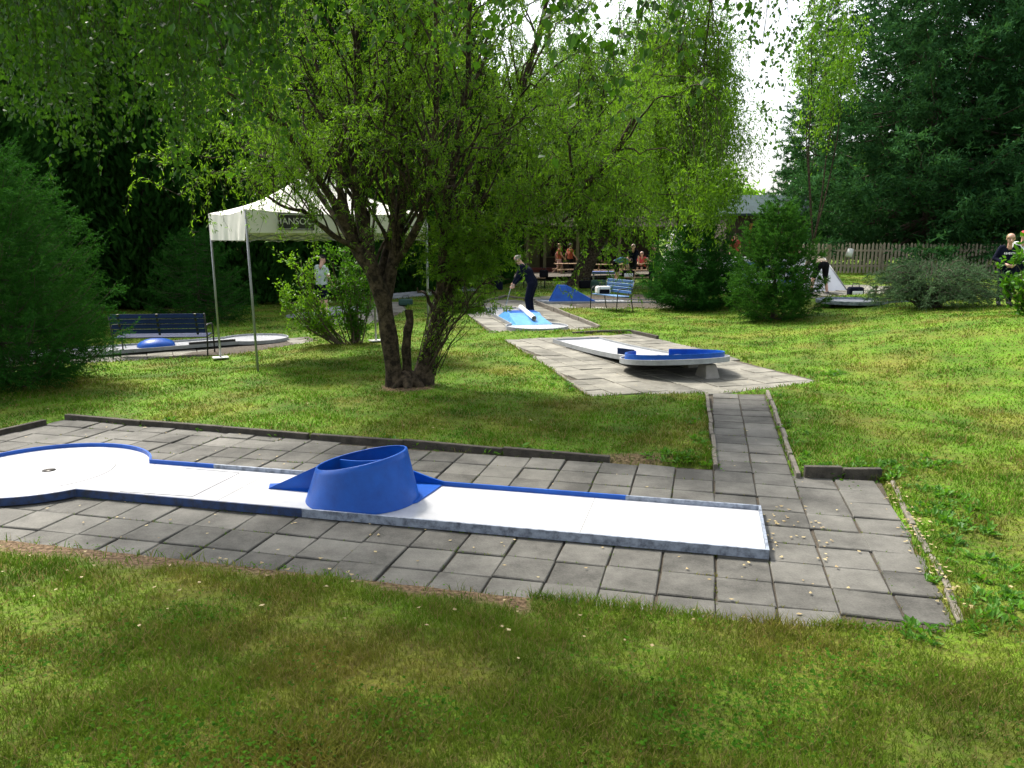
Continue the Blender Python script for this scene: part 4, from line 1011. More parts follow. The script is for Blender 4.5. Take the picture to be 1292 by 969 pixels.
# --- main corkscrew willow
def willow_main():
    r = np.random.default_rng(11); bx, by = -1.47, 10.75; bz_ = gz(bx, by)
    T = empty('willow_tree', (bx, by, bz_), 0, 'corkscrew willow with forked dark trunk in the middle of the lawn', 'tree'); off = np.array([bx, by, bz_])
    tb = Tubes(); lf = []
    def w3(l): return [tuple(W(x, y, by+dy)) for x, y, dy in l]
    stems = [  # (pixel x, y, depth offset) list, r0, r1
     ([(500, 497, 0), (493, 440, .0), (484, 385, -.05), (470, 342, -.1), (448, 308, -.1)], .120, .105),
     ([(531, 493, .1), (543, 435, .15), (558, 388, .2), (578, 345, .2), (610, 308, .1), (650, 280, -.2), (700, 258, -.6), (760, 215, -1.), (800, 150, -1.4)], .125, .03),
     ([(514, 495, .15), (513, 440, .05), (517, 392, .0)], .075, .052),
     ([(448, 308, -.1), (420, 255, -.3), (385, 195, -.7), (345, 150, -1.1), (290, 115, -1.5)], .07, .014),
     ([(470, 342, -.1), (455, 265, 0), (448, 185, .1), (452, 100, .2), (455, 0, .2), (450, -140, .3)], .09, .025),
     ([(455, 315, 0), (430, 245, .4), (420, 165, .7), (400, 80, .9), (365, -60, 1.1)], .06, .016),
     ([(484, 385, 0), (497, 325, .1), (508, 240, .2), (513, 150, .1), (512, 60, -.1), (500, -120, -.3)], .095, .03),
     ([(480, 350, .1), (500, 270, .5), (535, 190, .9), (560, 100, 1.2), (590, -50, 1.5)], .06, .018),
     ([(550, 400, .2), (567, 325, .3), (600, 240, .5), (640, 155, .6), (675, 70, .7), (705, -80, .8)], .09, .025),
     ([(556, 385, .2), (560, 300, -.2), (575, 200, -.5), (588, 100, -.8), (600, -60, -1.)], .075, .022),
     ([(500, 330, .1), (535, 265, -.4), (548, 170, -.8), (550, 70, -1.), (560, -100, -1.2)], .06, .018),
     ([(620, 302, .1), (680, 245, .5), (735, 190, .9), (800, 130, 1.3)], .05, .014),
     ([(455, 318, -.1), (415, 292, -.5), (370, 262, -.9), (318, 240, -1.3)], .045, .010),
     ([(440, 300, 0), (395, 235, .8), (350, 200, 1.5), (300, 190, 2.1)], .045, .012),
     ([(650, 280, -.2), (700, 285, -.5), (745, 262, -.9)], .03, .008),
     ([(540, 450, .1), (570, 400, -.1), (600, 370, -.3), (622, 355, -.4)], .022, .006),
     ([(538, 470, .0), (560, 430, -.25), (585, 395, -.4), (590, 370, -.5)], .018, .005)]
    tips = []
    for si, (l, r0, r1) in enumerate(stems):
        n = 30; P = curve(w3(l), n, .035 if si > 2 else .012, r, 2.0)
        rad = np.linspace(r0, r1, n)
        if si in (0, 1, 2): rad[:4] += np.array([.06, .035, .018, .006])
        rad = rad*(1+.07*np.sin(np.linspace(0, 25, n)+si)); tb.add(P-off, rad, 12)
        if si == 2: continue
        L = np.linalg.norm(np.diff(P, axis=0), axis=1).sum()
        tips.append((P, rad, L, si))
    # broken top on the stub, root flare
    for k in range(7):
        a = k*.9+.3; p0 = np.array([bx+.04, by+.02, bz_+.12]); d = np.array([math.cos(a), math.sin(a), 0]); P = np.array([p0, p0+d*.16-[0, 0, .08], p0+d*.30-[0, 0, .16]]); tb.add(P-off, [.11, .075, .02], 8)
    sub = []
    for P, rad, L, si in tips:
        if si in (0,): continue
        nb = int(4+L*5.0)
        for k in range(nb):
            t = .18+.8*r.random(); i = int(t*(len(P)-1)); p = P[i]; tg = unit((P[min(i+1, len(P)-1)]-P[max(i-1, 0)])[None])[0]
            a = r.random()*6.28; side = np.array([math.cos(a), math.sin(a), 0]); d = tg*.7+side*.9+np.array([0, 0, .2]); d /= np.linalg.norm(d)
            ln = (.7+1.3*r.random())*(1.1-.3*t)
            if p[2] < 1.7: ln *= .3
            e = p+d*ln; mid = p+d*ln*.5+np.array([0, 0, .18*ln]); end = e+np.array([0, 0, -.05*ln])
            C = curve([p, mid, end], 14, .045*ln, r, 2.4); tb.add(C-off, np.linspace(max(rad[i]*.4, .008), .004, 14), 5); sub.append(C)
    for k in range(26):      # thin upright corkscrew stems fanning from the fork
        i = r.integers(0, 4); s0 = [(448, 308), (470, 340), (500, 330), (556, 385)][i]; x1 = s0[0]+r.normal()*55+(-35, -10, 15, 55)[i]; y1 = r.uniform(40, 170)
        dy = r.normal()*.7; C = curve(w3([(s0[0], s0[1], .05), ((s0[0]*.6+x1*.4), s0[1]*.55+y1*.45, dy*.5), (x1, y1, dy)]), 26, .05, r, 2.6); tb.add(C-off, np.linspace(.022, .007, 26), 6)
        sub.append(C[12:])
    for C in sub:
        fan = abs(C[0][0]-(-1.5)) < .95 and C[0][2] < 3.5
        if len(C) < 14: C = curve(C, 14)
        for k in range(4 if fan else 10):
            i = r.integers(3, 14); p = C[min(i, 13)]; a = r.random()*6.28; out_ = np.array([math.cos(a), math.sin(a), 0])*(.12+.3*r.random())
            ln = .35+.55*r.random(); e = p+out_+np.array([0, 0, -ln*(.2+.7*r.random())])
            D = curve([p, p+out_*.7+[0, 0, .08], e], 10, .04, r, 2.2); D[:, 2] = np.maximum(D[:, 2], 1.5+.8*r.random()+.1*np.arange(10)[::-1]/10)
            tb.add(D-off, np.linspace(.004, .0015, 10), 3)
            twig_leaves(lf, D-off, 60, .056, .0125, r, .35, .016)
    # extra hanging sprays lower right and around the low limbs
    for k in range(520):
        px, py, dy = r.choice([0, 1, 2, 3], p=[.38, .24, .2, .18]), 0, 0
        c = [((640+r.normal()*65), (235+r.normal()*45), r.normal()*.7), ((380+r.normal()*50), (235+r.normal()*35), r.normal()*.8-.4), ((775+r.normal()*50), (215+r.normal()*55), -.6+r.normal()*.6), ((600+r.normal()*18), (345+r.normal()*28), r.normal()*.3)][px]
        if k % 3 == 0 or (c[0] < 450 and c[1] > 205): continue
        p = np.array(W(c[0], c[1], by+c[2])); ln = .3+.35*r.random(); D = curve([p, p+r.normal(size=3)*.1, p+r.normal(size=3)*.12-[0, 0, ln]], 9, .03, r)
        D[:, 2] = np.maximum(D[:, 2], 1.1)
        tb.add(D-off, np.linspace(.004, .0015, 9), 3); twig_leaves(lf, D-off, 62, .056, .013, r, .3, .015)
    for k in range(26):     # thin suckers at the right of the trunk
        p = np.array([bx+.32+r.normal()*.06, by-.02+r.normal()*.06, bz_+.1+r.random()*.5]); e = p+np.array([.22+.45*r.random(), r.normal()*.12-.1, .5+.6*r.random()])
        D = curve([p, (p+e)/2+[-.05, 0, .02], e], 9, .025, r); tb.add(D-off, np.linspace(.008, .002, 9), 4); twig_leaves(lf, D-off, 24, .06, .014, r, .0, .01)
    tb.build('trunk', M['bark'], T)
    cr = build_leaves(lf, 'crown', M['willow'], T, r)
willow_main()

def broad_tree(loc, h, trunk_r, crown_c, crown_r, nbr, nleaf, L, Wd, mk, label, seed, lean=0., hang=.3, zmin=None, forks=5, cat='tree', name='willow_tree', bark='bark', extra=()):
    r = np.random.default_rng(seed); z = gz(loc[0], loc[1]) if len(loc) < 3 else loc[2]; off = np.array([loc[0], loc[1], z])
    T = empty(name, tuple(off), 0, label, cat); tb = Tubes(); lf = []
    cc = np.array(crown_c); cr = np.array(crown_r)
    fork = np.array([lean*.6, 0, h*.16]); tb.add(curve([(0, 0, -.1), (lean*.25, 0, h*.08), fork], 8), [trunk_r*1.5, trunk_r*1.1, trunk_r, trunk_r*.95, trunk_r*.9, trunk_r*.88, trunk_r*.85, trunk_r*.8], 12)
    mains = []
    for k in range(forks):
        a = 6.28*k/forks+r.random(); e = cc+cr*np.array([math.cos(a)*.55, math.sin(a)*.55, .45+.3*r.random()])
        C = curve([fork, fork*.5+e*.5+[math.cos(a)*.3, 0, -.1*h*0], e], 18, .12, r, 1.3); tb.add(C, np.linspace(trunk_r*.6, trunk_r*.08, 18), 8); mains.append(C)
    for k in range(nbr):
        C = mains[r.integers(forks)]; i = r.integers(5, 18); p = C[i]; v = r.normal(size=3); v /= np.linalg.norm(v); v[2] = v[2]*.8
        e = cc+cr*v*(.72+.33*r.random()); 
        if zmin is not None: e[2] = max(e[2], zmin+.3*r.random())
        D = curve([p, p*.4+e*.6+[0, 0, .05*h], e], 10, .08, r); tb.add(D, np.linspace(min(trunk_r*.11, .018), .003, 10), 4)
        m = max(4, nleaf//(nbr*6))
        for q in range(6):
            p2 = D[r.integers(4, 10)]; e2 = p2+r.normal(size=3)*cr*.11+[0, 0, -hang*(.5+r.random())]; 
            if zmin is not None: e2[2] = max(e2[2], zmin-.3*r.random())
            E = curve([p2, (p2+e2)/2+[0, 0, hang*.25], e2], 6, .05, r); tb.add(E, np.linspace(.0032, .0012, 6), 3); twig_leaves(lf, E, m, L, Wd, r, .5, L*.9)
    for (x_, y_, z_) in extra:
        p2 = np.array([x_-off[0], y_-off[1], z_-off[2]]); j = mains[r.integers(forks)][12]
        K = curve([j, j*.4+p2*.6+[0, 0, .7], p2], 8, .05, r); tb.add(K, np.linspace(.008, .002, 8), 4); twig_leaves(lf, K, 70, L, Wd, r, .5, .12); E = curve([p2, p2+r.normal(size=3)*.1, p2+r.normal(size=3)*.15-[0, 0, .8]], 7, .05, r); tb.add(E, np.linspace(.006, .002, 7), 3); twig_leaves(lf, E, 90, L, Wd, r, .6, .10, .7)
    tb.build('trunk', M[bark], T); build_leaves(lf, 'crown', M[mk], T, r); return T
t2 = G(728, 361)
broad_tree((t2.x, t2.y, 0), 9, .42, (1.5, 0, 6.6), (5.8, 4.6, 5.0), 440, 100000, .17, .045, 'willow_far', 'large leaning willow with broad crown over the picnic tables', 21, lean=1.1, hang=1.1, zmin=1.9, forks=7)
broad_tree((5.5, 24.6), 9, .14, (-.55, 0, 6.2), (2.0, 2.4, 4.2), 150, 40000, .12, .035, 'willow', 'tall thin willow with drooping pale sprays above the small spruces', 22, hang=1.0, zmin=2.2, forks=5, extra=[tuple(W(random.gauss(903, 22), random.uniform(215, 275), random.uniform(20.8, 22.5))) for _ in range(46)])
broad_tree((11.6, 31.0), 8, .06, (0, 0, 8.0), (1.3, 1.5, 3.6), 60, 6000, .13, .06, 'shrub_bright', 'slender bright green young tree in front of the tall spruces', 23, hang=.5, zmin=3.6, forks=4, name='young_tree')
# distant trees left of the hut and beyond
for i, (x, y, rr, hh, lab) in enumerate(((-4, 60, 7, 11, 'distant broad tree beyond the clubhouse on the left'), (9, 62, 6, 9, 'distant broad tree beyond the clubhouse on the right'), (17, 70, 6, 6, 'low distant tree behind the timber hut'), (30, 62, 8, 9, 'distant broad tree behind the picket fence'))):
    broad_tree((x, y), hh, .35, (0, 0, hh*.62), (rr, rr*.7, hh*.45), 120, 16000, .42, .22, 'willow_far' if i != 2 else 'shrub_bright', lab, 30+i, hang=.4, zmin=.8, name='broadleaf_tree')

# --- birch overhanging the camera: trunk out of frame at the left
def birch():
    r = np.random.default_rng(41); off = np.array([-4.3, 1.2, gz(-4.3, 1.2)]); tw = Tubes()
    T = empty('birch_tree', tuple(off), 0, 'birch whose leafy twigs hang down across the top left of the view', 'tree'); tb = Tubes(); lf = []
    tb.add(curve([(0, 0, -.1), (.05, .05, 3), (.2, .2, 6), (.3, .3, 10)], 16, .03, r)+off-off, np.linspace(.20, .05, 16), 12)
    limbs = []
    for k in range(20):
        a = R(-20)+R(150)*k/19+r.normal()*.08; L = 4.2+4.4*r.random(); z0 = 3.4+3.4*r.random()
        p = np.array([.15, .15, z0]); e = p+np.array([math.cos(a)*L, math.sin(a)*L, .3+1.1*r.random()])
        C = curve([p, p*.5+e*.5+[0, 0, .7], e], 20, .1, r); tb.add(C, np.linspace(.05, .010, 20), 6); limbs.append(C)
    def strand(p, ln, n, L=.045, Wd=.036):
        e = p+np.array([r.normal()*.10, r.normal()*.10, -ln]); D = curve([p, (p+e)/2+r.normal(size=3)*.05, e], 10, .035, r)
        tw.add(D-off, np.linspace(.0022, .0008, 10), 3); twig_leaves(lf, D-off, n, L, Wd, r, 1.0, .02, .7)
    # strands: from the limb nearest above
    allp = np.concatenate(limbs)+off
    def hang(px, py, Y, ln, n):
        tip = np.array(W(px, py, Y)); top = tip+[r.normal()*.1, r.normal()*.1, ln]
        j = np.argmin(np.hypot(allp[:, 0]-top[0], allp[:, 1]-top[1])+.2*np.abs(allp[:, 2]-top[2]-.5)); q = allp[j]
        C = curve([q, q*.45+top*.55+[0, 0, .25], top], 10, .05, r); tw.add(C-off, np.linspace(.006, .0022, 10), 4)
        strand(top, ln, n)
        for s_ in range(3):
            m = top*(1-.2*s_)+tip*.2*s_; strand(m+r.normal(size=3)*.12, ln*.55, n//3)
    for k in range(190):
        x = r.uniform(-40, 345); lim = 285-.30*abs(x-190) if x > 60 else 190
        y = r.uniform(20, lim)*(.55+.45*r.random()); hang(x, y, r.uniform(5.0, 8.0), .8+1.1*r.random(), 60)
    for k in range(48):
        x = r.uniform(330, 960); y = r.uniform(-60, 45)+(40 if r.random() < .2 else 0); hang(x, y, r.uniform(3.6, 6.5), .5+.6*r.random(), 40)
    for (x, y) in ((745, 60), (755, 100), (812, 120), (822, 150), (830, 85), (640, 60), (630, 90), (300, 120), (475, 30), (1000, 20), (960, 30), (1020, 70), (1045, 45), (1010, 95), (975, 60), (990, 15), (955, 90), (1000, 130), (968, 140), (985, 100), (945, 40), (1030, 20), (1060, 70), (965, 190)): hang(x, y, r.uniform(2.7, 3.5) if x < 900 else r.uniform(7, 9), .6, 26)
    # upper crown that shades the near grass
    for k in range(2300):
        C = limbs[r.integers(len(limbs))]; p = C[r.integers(6, 20)]+off+r.normal(size=3)*[.6, .6, .5]+[0, 0, .6]; e = p+r.normal(size=3)*.4
        twig_leaves(lf, curve([p, e, e-[0, 0, .4]], 6)-off, 20, .06, .05, r, .6, .12)
    V = []
    tb.build('trunk', M['birch_bark'], T); tw.build('twig', M['bark'], T)
    # keep every leaf above head height in the middle of the view
    build_leaves(lf, 'crown', M['birch'], T, r)
birch()

# --- conifers
def spruce(loc, h, rb, label, mk, seed, nlev, nb, ntw, nsp, sl_, sw, droop=.1, z0f=.03, name='spruce_tree', up=.15, power=.85, trunk_r=None, ragged=.25, cat='tree', twl=.28, shoots=False):
    r = np.random.default_rng(seed); z = gz(*loc); off = np.array([loc[0], loc[1], z])
    T = empty(name, tuple(off), 0, label, cat); tb = Tubes(); A = []; B = []
    tr0 = trunk_r or h*.018; tb.add(np.array([[0, 0, -.1], [0, 0, h*.4], [0, 0, h*.97]]), [tr0, tr0*.6, .01], 8)
    for l in range(nlev):
        f = (l+r.random()*.7)/nlev; zz = h*(z0f+(1-z0f)*f*.98)
        n = max(3, int(nb*(1-.45*f))); a0 = r.random()*6.28
        for k in range(n):
            a = a0+6.28*k/n+r.normal()*.2; L = rb*((1-f)**power)*(1-ragged+2*ragged*r.random())+.05*rb
            if f < .08: L *= .93
            d = np.array([math.cos(a), math.sin(a), 0]); p = np.array([0, 0, zz])
            m = p+d*L*.55+[0, 0, (up*.2-droop)*L]; e = p+d*L+[0, 0, (up-droop)*L+.22*f*L]
            C = curve([p, m, e], 9, .02*L, r); tb.add(C, np.linspace(max(.004, tr0*.28*(1-f)), .003, 9), 4)
            A.append(C[5:8]); B.append(C[6:9])
            if shoots and r.random() < .55:
                q9 = C[-1]; A.append(np.array([q9])); B.append(np.array([q9+(d*.8+[0, 0, .75]+r.normal(size=3)*.15)*(.12+.10*r.random())*rb**.5]))
            nt_ = max(3, int(ntw*(L/rb)**.8))
            t = .12+.86*r.random(nt_); i = np.minimum((t*8).astype(int), 7); q = C[i]+(C[i+1]-C[i])*((t*8-i)[:, None])
            s_ = np.where(r.random(nt_) < .5, -1, 1)[:, None]; side = np.array([-d[1], d[0], 0])*s_
            dr = unit(d*.75+side*(.55+.4*r.random((nt_, 1)))+r.normal(size=(nt_, 3))*.18+np.array([0, 0, -.05+up*.3])); ll = (twl*L*(1.15-t)+.10*rb)[:, None]*(.6+.6*r.random((nt_, 1)))
            A.append(q); B.append(q+dr*ll)
            # second order
            q2 = q+dr*ll*.5; dr2 = unit(dr+np.cross(dr, r.normal(size=dr.shape))*.9+[0, 0, -.1]); A.append(q2); B.append(q2+dr2*ll*.55)
    A = np.concatenate(A); B = np.concatenate(B)
    V, Tt, tn = spikes(A, B, nsp, sl_, sw, r)
    tb.build('trunk', M['bark_dark'], T); npmesh('crown', V, T=Tt, mats=M[mk], tint=tn, parent=T); return T
# left big spruce close to the lawn edge
spruce((-7.1, 10.9), 3.25, 1.52, 'full dark green spruce with shaggy branches at the left edge', 'spruce', 51, 18, 18, 32, 20, .034, .011, droop=.12, up=.40, power=.55, z0f=.01, twl=.36, ragged=.2, shoots=True)
spruce((5.2, 22.6), 2.3, 1.42, 'dark round spruce left of the taller small spruce', 'spruce', 52, 15, 18, 26, 16, .045, .017, droop=.0, up=.22, power=.42, z0f=.0, twl=.34, ragged=.2)
spruce((6.22, 18.9), 2.75, 1.0, 'bright green young spruce with pointed spiky shoots on the right lawn', 'spruce_new', 53, 16, 16, 22, 16, .045, .016, droop=.0, up=.45, power=.52, z0f=.0, twl=.32, ragged=.3, shoots=True)
spruce((-8.0, 20.3), 2.4, 1.25, 'low dark spruce behind the canopy tent legs', 'spruce', 54, 22, 12, 11, 11, .06, .014, up=.15, power=.5, z0f=.02)
spruce((-10.4, 17.5), 2.6, 1.2, 'dark spruce half hidden behind the shaggy left spruce', 'spruce', 55, 20, 12, 11, 11, .06, .014, up=.15, power=.5, z0f=.02)
spruce((19.6, 38.0), 21, 6.4, 'tallest dark spruce with a broad skirt behind the picket fence', 'spruce_far', 61, 31, 12, 42, 9, .22, .085, droop=.22, up=.16, z0f=.085, power=.7, trunk_r=.36, twl=.26)
spruce((26.0, 39.5), 19, 5.6, 'broad dark spruce at the right edge behind the fence', 'spruce_far', 62, 29, 12, 42, 9, .22, .085, droop=.22, up=.16, z0f=.085, power=.7, trunk_r=.34, twl=.26)
spruce((23.6, 46), 20, 4.8, 'dark spruce standing between the two broad spruces', 'spruce_far', 63, 36, 10, 22, 8, .22, .055, droop=.25, up=.14, z0f=.07, power=.7, trunk_r=.33, twl=.26)
spruce((17.6, 47), 15.5, 2.7, 'slender pale spruce left of the tall dark spruces', 'spruce', 64, 40, 9, 14, 8, .2, .05, droop=.28, up=.15, z0f=.06, power=.75, trunk_r=.22, twl=.22)
spruce((13.9, 40.2), 6.4, 1.8, 'small sparse spruce between the hut and the fence', 'spruce_far', 65, 15, 8, 12, 9, .14, .035, droop=.1, up=.25, z0f=.05, power=.8)
spruce((32, 46), 17, 4.6, 'dark spruce far right behind the fence', 'spruce_far', 66, 30, 10, 20, 8, .24, .06, droop=.22, up=.16, z0f=.05, power=.7, trunk_r=.3)

# --- tall dark thuja hedge at the left back: each tree its own
def thuja(x, y, h, rr, seed, label, n=30000):
    r = np.random.default_rng(seed); z = gz(x, y); T = empty('thuja_tree', (x, y, z), 0, label, 'tree', 'tall dark thujas at the left back')
    tb = Tubes(); tb.add(np.array([[0, 0, -.1], [.05, 0, h*.5], [0, 0, h*.95]]), [.16, .1, .02], 8)
    f = r.random(n)**1.15; a = r.random(n)*6.28; prof = rr*np.where(f < .25, .72+1.1*f, 1.0)*(1-f**3.2)**.6
    lump = 1+.13*np.sin(a*5+f*9+seed)+.10*np.sin(a*9-f*23)
    rad = prof*lump*(1-.55*r.random(n)**2.2); P = np.stack([rad*np.cos(a), rad*np.sin(a), f*h], 1)
    D = np.stack([np.cos(a)*.6, np.sin(a)*.6, .75+0*a], 1)+r.normal(size=(n, 3))*.35
    V, Q, tn = kites(P, D, .30*(.6+.8*r.random(n)), .115*(.7+.6*r.random(n)), r)
    for k in range(26):
        g = r.random()*.85; aa = r.random()*6.28; e = np.array([math.cos(aa), math.sin(aa), .6])*rr*.7+[0, 0, g*h]; tb.add(curve([(0, 0, g*h), e*.5+np.array([0, 0, g*h])*.5, e], 6), np.linspace(.03, .006, 6), 4)
    tb.build('trunk', M['bark_dark'], T); npmesh('crown', V, Q=Q, mats=M['thuja'], tint=tn, parent=T)
TH = [(-17.5, 23.0, 12.5, 2.3), (-14.2, 24.0, 13.5, 2.3), (-11.4, 25.2, 12.0, 2.1), (-8.8, 26.5, 12.8, 2.2), (-6.3, 28.5, 11.5, 2.1), (-3.9, 31.5, 11.0, 2.1), (-13.4, 19.2, 9.0, 2.0), (-1.6, 35.5, 9.0, 1.9), (-20.5, 20.5, 12, 2.4),
      (-21, 30, 15, 2.9), (-16.2, 31, 16, 2.9), (-11.5, 33, 15.5, 2.8), (-7.2, 35.5, 15, 2.8), (-3.2, 39.5, 14, 2.7)]
TL = ['second from the left, near the dark left spruce', 'rising above the left spruce tip', 'directly behind the dark slatted bench', 'behind the left side of the canopy tent', 'behind the man in the mint shirt',
      'behind the low flat bench', 'shorter and closer, left behind the shaggy spruce', 'right end of the row beside the clubhouse', 'left end of the row', 'in the back row, far left', 'in the back row above the left spruce', 'in the back row above the canopy tent', 'in the back row above the mint shirted man', 'in the back row nearest the clubhouse']
for i, (x, y, h, rr) in enumerate(TH): thuja(x, y, h, rr, 70+i, 'tall dark thuja '+TL[i])

# --- shrubs
def shrub(loc, stems, n, L, Wd, mk, label, seed, rad=.16, cat='shrub', low=.3):
    r = np.random.default_rng(seed); z = gz(*loc); T = empty('leafy_shrub', (loc[0], loc[1], z), 0, label, cat); tb = Tubes(); lf = []
    for (dx, dy, hh) in stems:
        b_ = np.array([r.normal()*.07, r.normal()*.07, -.03]); e = np.array([dx, dy, hh]); C = curve([b_, b_*.5+e*.5+[dx*.12, 0, -.05], e], 14, .03, r); tb.add(C, np.linspace(.016, .004, 14), 5)
        for k in range(9):
            p = C[r.integers(max(1, int(14*low)), 14)]; q = p+r.normal(size=3)*rad+[0, 0, .10]; D = curve([p, q], 5); tb.add(D, [.004, .004, .003, .002, .002], 3)
            twig_leaves(lf, D, n//9, L, Wd, r, 0, .035)
    tb.build('stem', M['twig'], T); build_leaves(lf, 'foliage', M[mk], T, r); return T
r_ = random.Random(4)
pA = G(432, 437); shrub((pA.x, pA.y), [(-.95+r_.uniform(-.18, .35), r_.uniform(-.3, .3), r_.uniform(.55, 1.75)) for _ in range(17)], 170, .065, .035, 'shrub_bright', 'leafy shrub leaning left with bright leaves under the canopy', 81, rad=.15, low=.35)
pB = G(446, 435); shrub((pB.x, pB.y), [(r_.uniform(-.38, .42), r_.uniform(-.3, .3), r_.uniform(1.2, 1.95)) for _ in range(20)], 180, .065, .035, 'shrub', 'dense upright leafy shrub just left of the willow trunk', 82, rad=.14, low=.2)
ps = W(1312, 380, 14.5); shrub((ps.x, ps.y), [(r_.uniform(-.65, .6), r_.uniform(-.4, .4), r_.uniform(.4, 1.15)) for _ in range(20)], 110, .11, .07, 'shrub', 'broad leaved green shrub at the right edge on the lawn', 83, rad=.16, low=.2)
shrub((20.6, 36.2), [(r_.uniform(-1.1, 1.1), r_.uniform(-.4, .4), r_.uniform(.8, 2.2)) for _ in range(24)], 150, .16, .09, 'shrub_bright', 'sunlit yellow green bush just behind the picket fence', 84, rad=.3, low=.2)
# spreading juniper
def juniper():
    r = np.random.default_rng(91); c = GT(1190, 391); off = np.array([c.x, c.y+.6, gz(c.x, c.y+.6)])
    T = empty('juniper_bush', tuple(off), 0, 'wide grey green spreading juniper before the picket fence', 'shrub'); tb = Tubes(); A = []; B = []
    for k in range(210):
        a = r.random()*6.28; L = .45+.95*r.random(); hh = (.25+.95*r.random()**1.1)*(1.15-.35*L)
        rx, ry = 1.05, .8; e = np.array([math.cos(a)*L*rx, math.sin(a)*L*ry, hh*.95]); m = np.array([math.cos(a)*L*.55*rx, math.sin(a)*L*.55*ry, hh*1.02])
        C = curve([(r.normal()*.1, r.normal()*.1, .02), m, e, e+[math.cos(a)*.22, math.sin(a)*.2, -.06]], 12, .03, r); tb.add(C, np.linspace(.014, .003, 12), 4)
        A.append(C[4:11]); B.append(C[5:12])
        n = 26; i = r.integers(3, 11, n); q = C[i]; d = unit(unit(C[i+1]-C[i])+r.normal(size=(n, 3))*.6+[0, 0, .15]); l = .10+.16*r.random((n, 1)); A.append(q); B.append(q+d*l)
    V, Tt, tn = spikes(np.concatenate(A), np.concatenate(B), 10, .042, .012, r, fwd=1.3)
    tb.build('stem', M['bark_dark'], T); npmesh('foliage', V, T=Tt, mats=M['juniper'], tint=tn, parent=T)
juniper()

# ------------------------------------------------------------------ grass, weeds, litter
def sample_view(n, d0, d1, r, pw=1., x_margin=.78):
    """ground points, denser near the camera (area density ~ 1/d^(1+pw))"""
    u = r.random(n)
    d = d0*(d1/d0)**u if pw == 1. else (d0**(1-pw)+u*(d1**(1-pw)-d0**(1-pw)))**(1/(1-pw))
    a = (r.random(n)*2-1)*x_margin
    return d*np.tan(a*.9), d
def chunk_terrain(x, y):
    z = np.empty(len(x)); i_ = np.empty(len(x), bool); dm = np.empty(len(x))
    for s_ in range(0, len(x), 200000):
        z[s_:s_+200000], i_[s_:s_+200000], dm[s_:s_+200000] = terrain(x[s_:s_+200000], y[s_:s_+200000])
    return z, i_, dm
def grass():
    r = np.random.default_rng(101); N = 620000; x, y = sample_view(N, 2.2, 38, r)
    z, ins, dm = chunk_terrain(x, y)
    # thin bare patches along the front paving edge and around the trunk
    s = -((x+7.2)*.238+(y-6.10)*.971)
    bare = (r.random(N) < .9*soil_mask(x, y))
    clump = np.sin(x*4.1+1.3*np.sin(y*3))*np.sin(y*4.7+1.1*np.sin(x*2.7))+.6*np.sin(x*13+y*5)*np.sin(y*11-x*4)
    k = ~ins & ~bare & (r.random(N) < .72+.3*clump); x, y, z, dm, clump = x[k], y[k], z[k], dm[k], clump[k]; n = len(x)
    d = np.hypot(x, y); wd = .0042*np.maximum(1, d/3.4)**.9; h = (.020+.028*r.random(n)+.012*clump)*(1+.5*(dm < .12))*np.where(d > 9, .85, 1.)
    h = np.maximum(h, .012)
    a = r.random(n)*6.28; s_ = np.stack([np.cos(a), np.sin(a), 0*a], 1)*wd[:, None]/2
    b = r.random(n)*6.28; ben = (.25+.95*r.random(n))*h; ln = np.stack([np.cos(b)*ben, np.sin(b)*ben, h], 1)
    P = np.stack([x, y, z-.004], 1); m = P+ln*[.32, .32, .58]
    V = np.stack([P-s_, P+s_, m+s_*.75, m-s_*.75, P+ln], 1).reshape(-1, 3); i0 = np.arange(n)*5
    Q = np.stack([i0, i0+1, i0+2, i0+3], 1); T = np.stack([i0+3, i0+2, i0+4], 1)
    tag(npmesh('grass', V, T=T, Q=Q, mats=M['grass'], tint=np.repeat(r.random(n), 5)), 'short mown grass of the lawn', 'grass', kind='stuff')
grass()
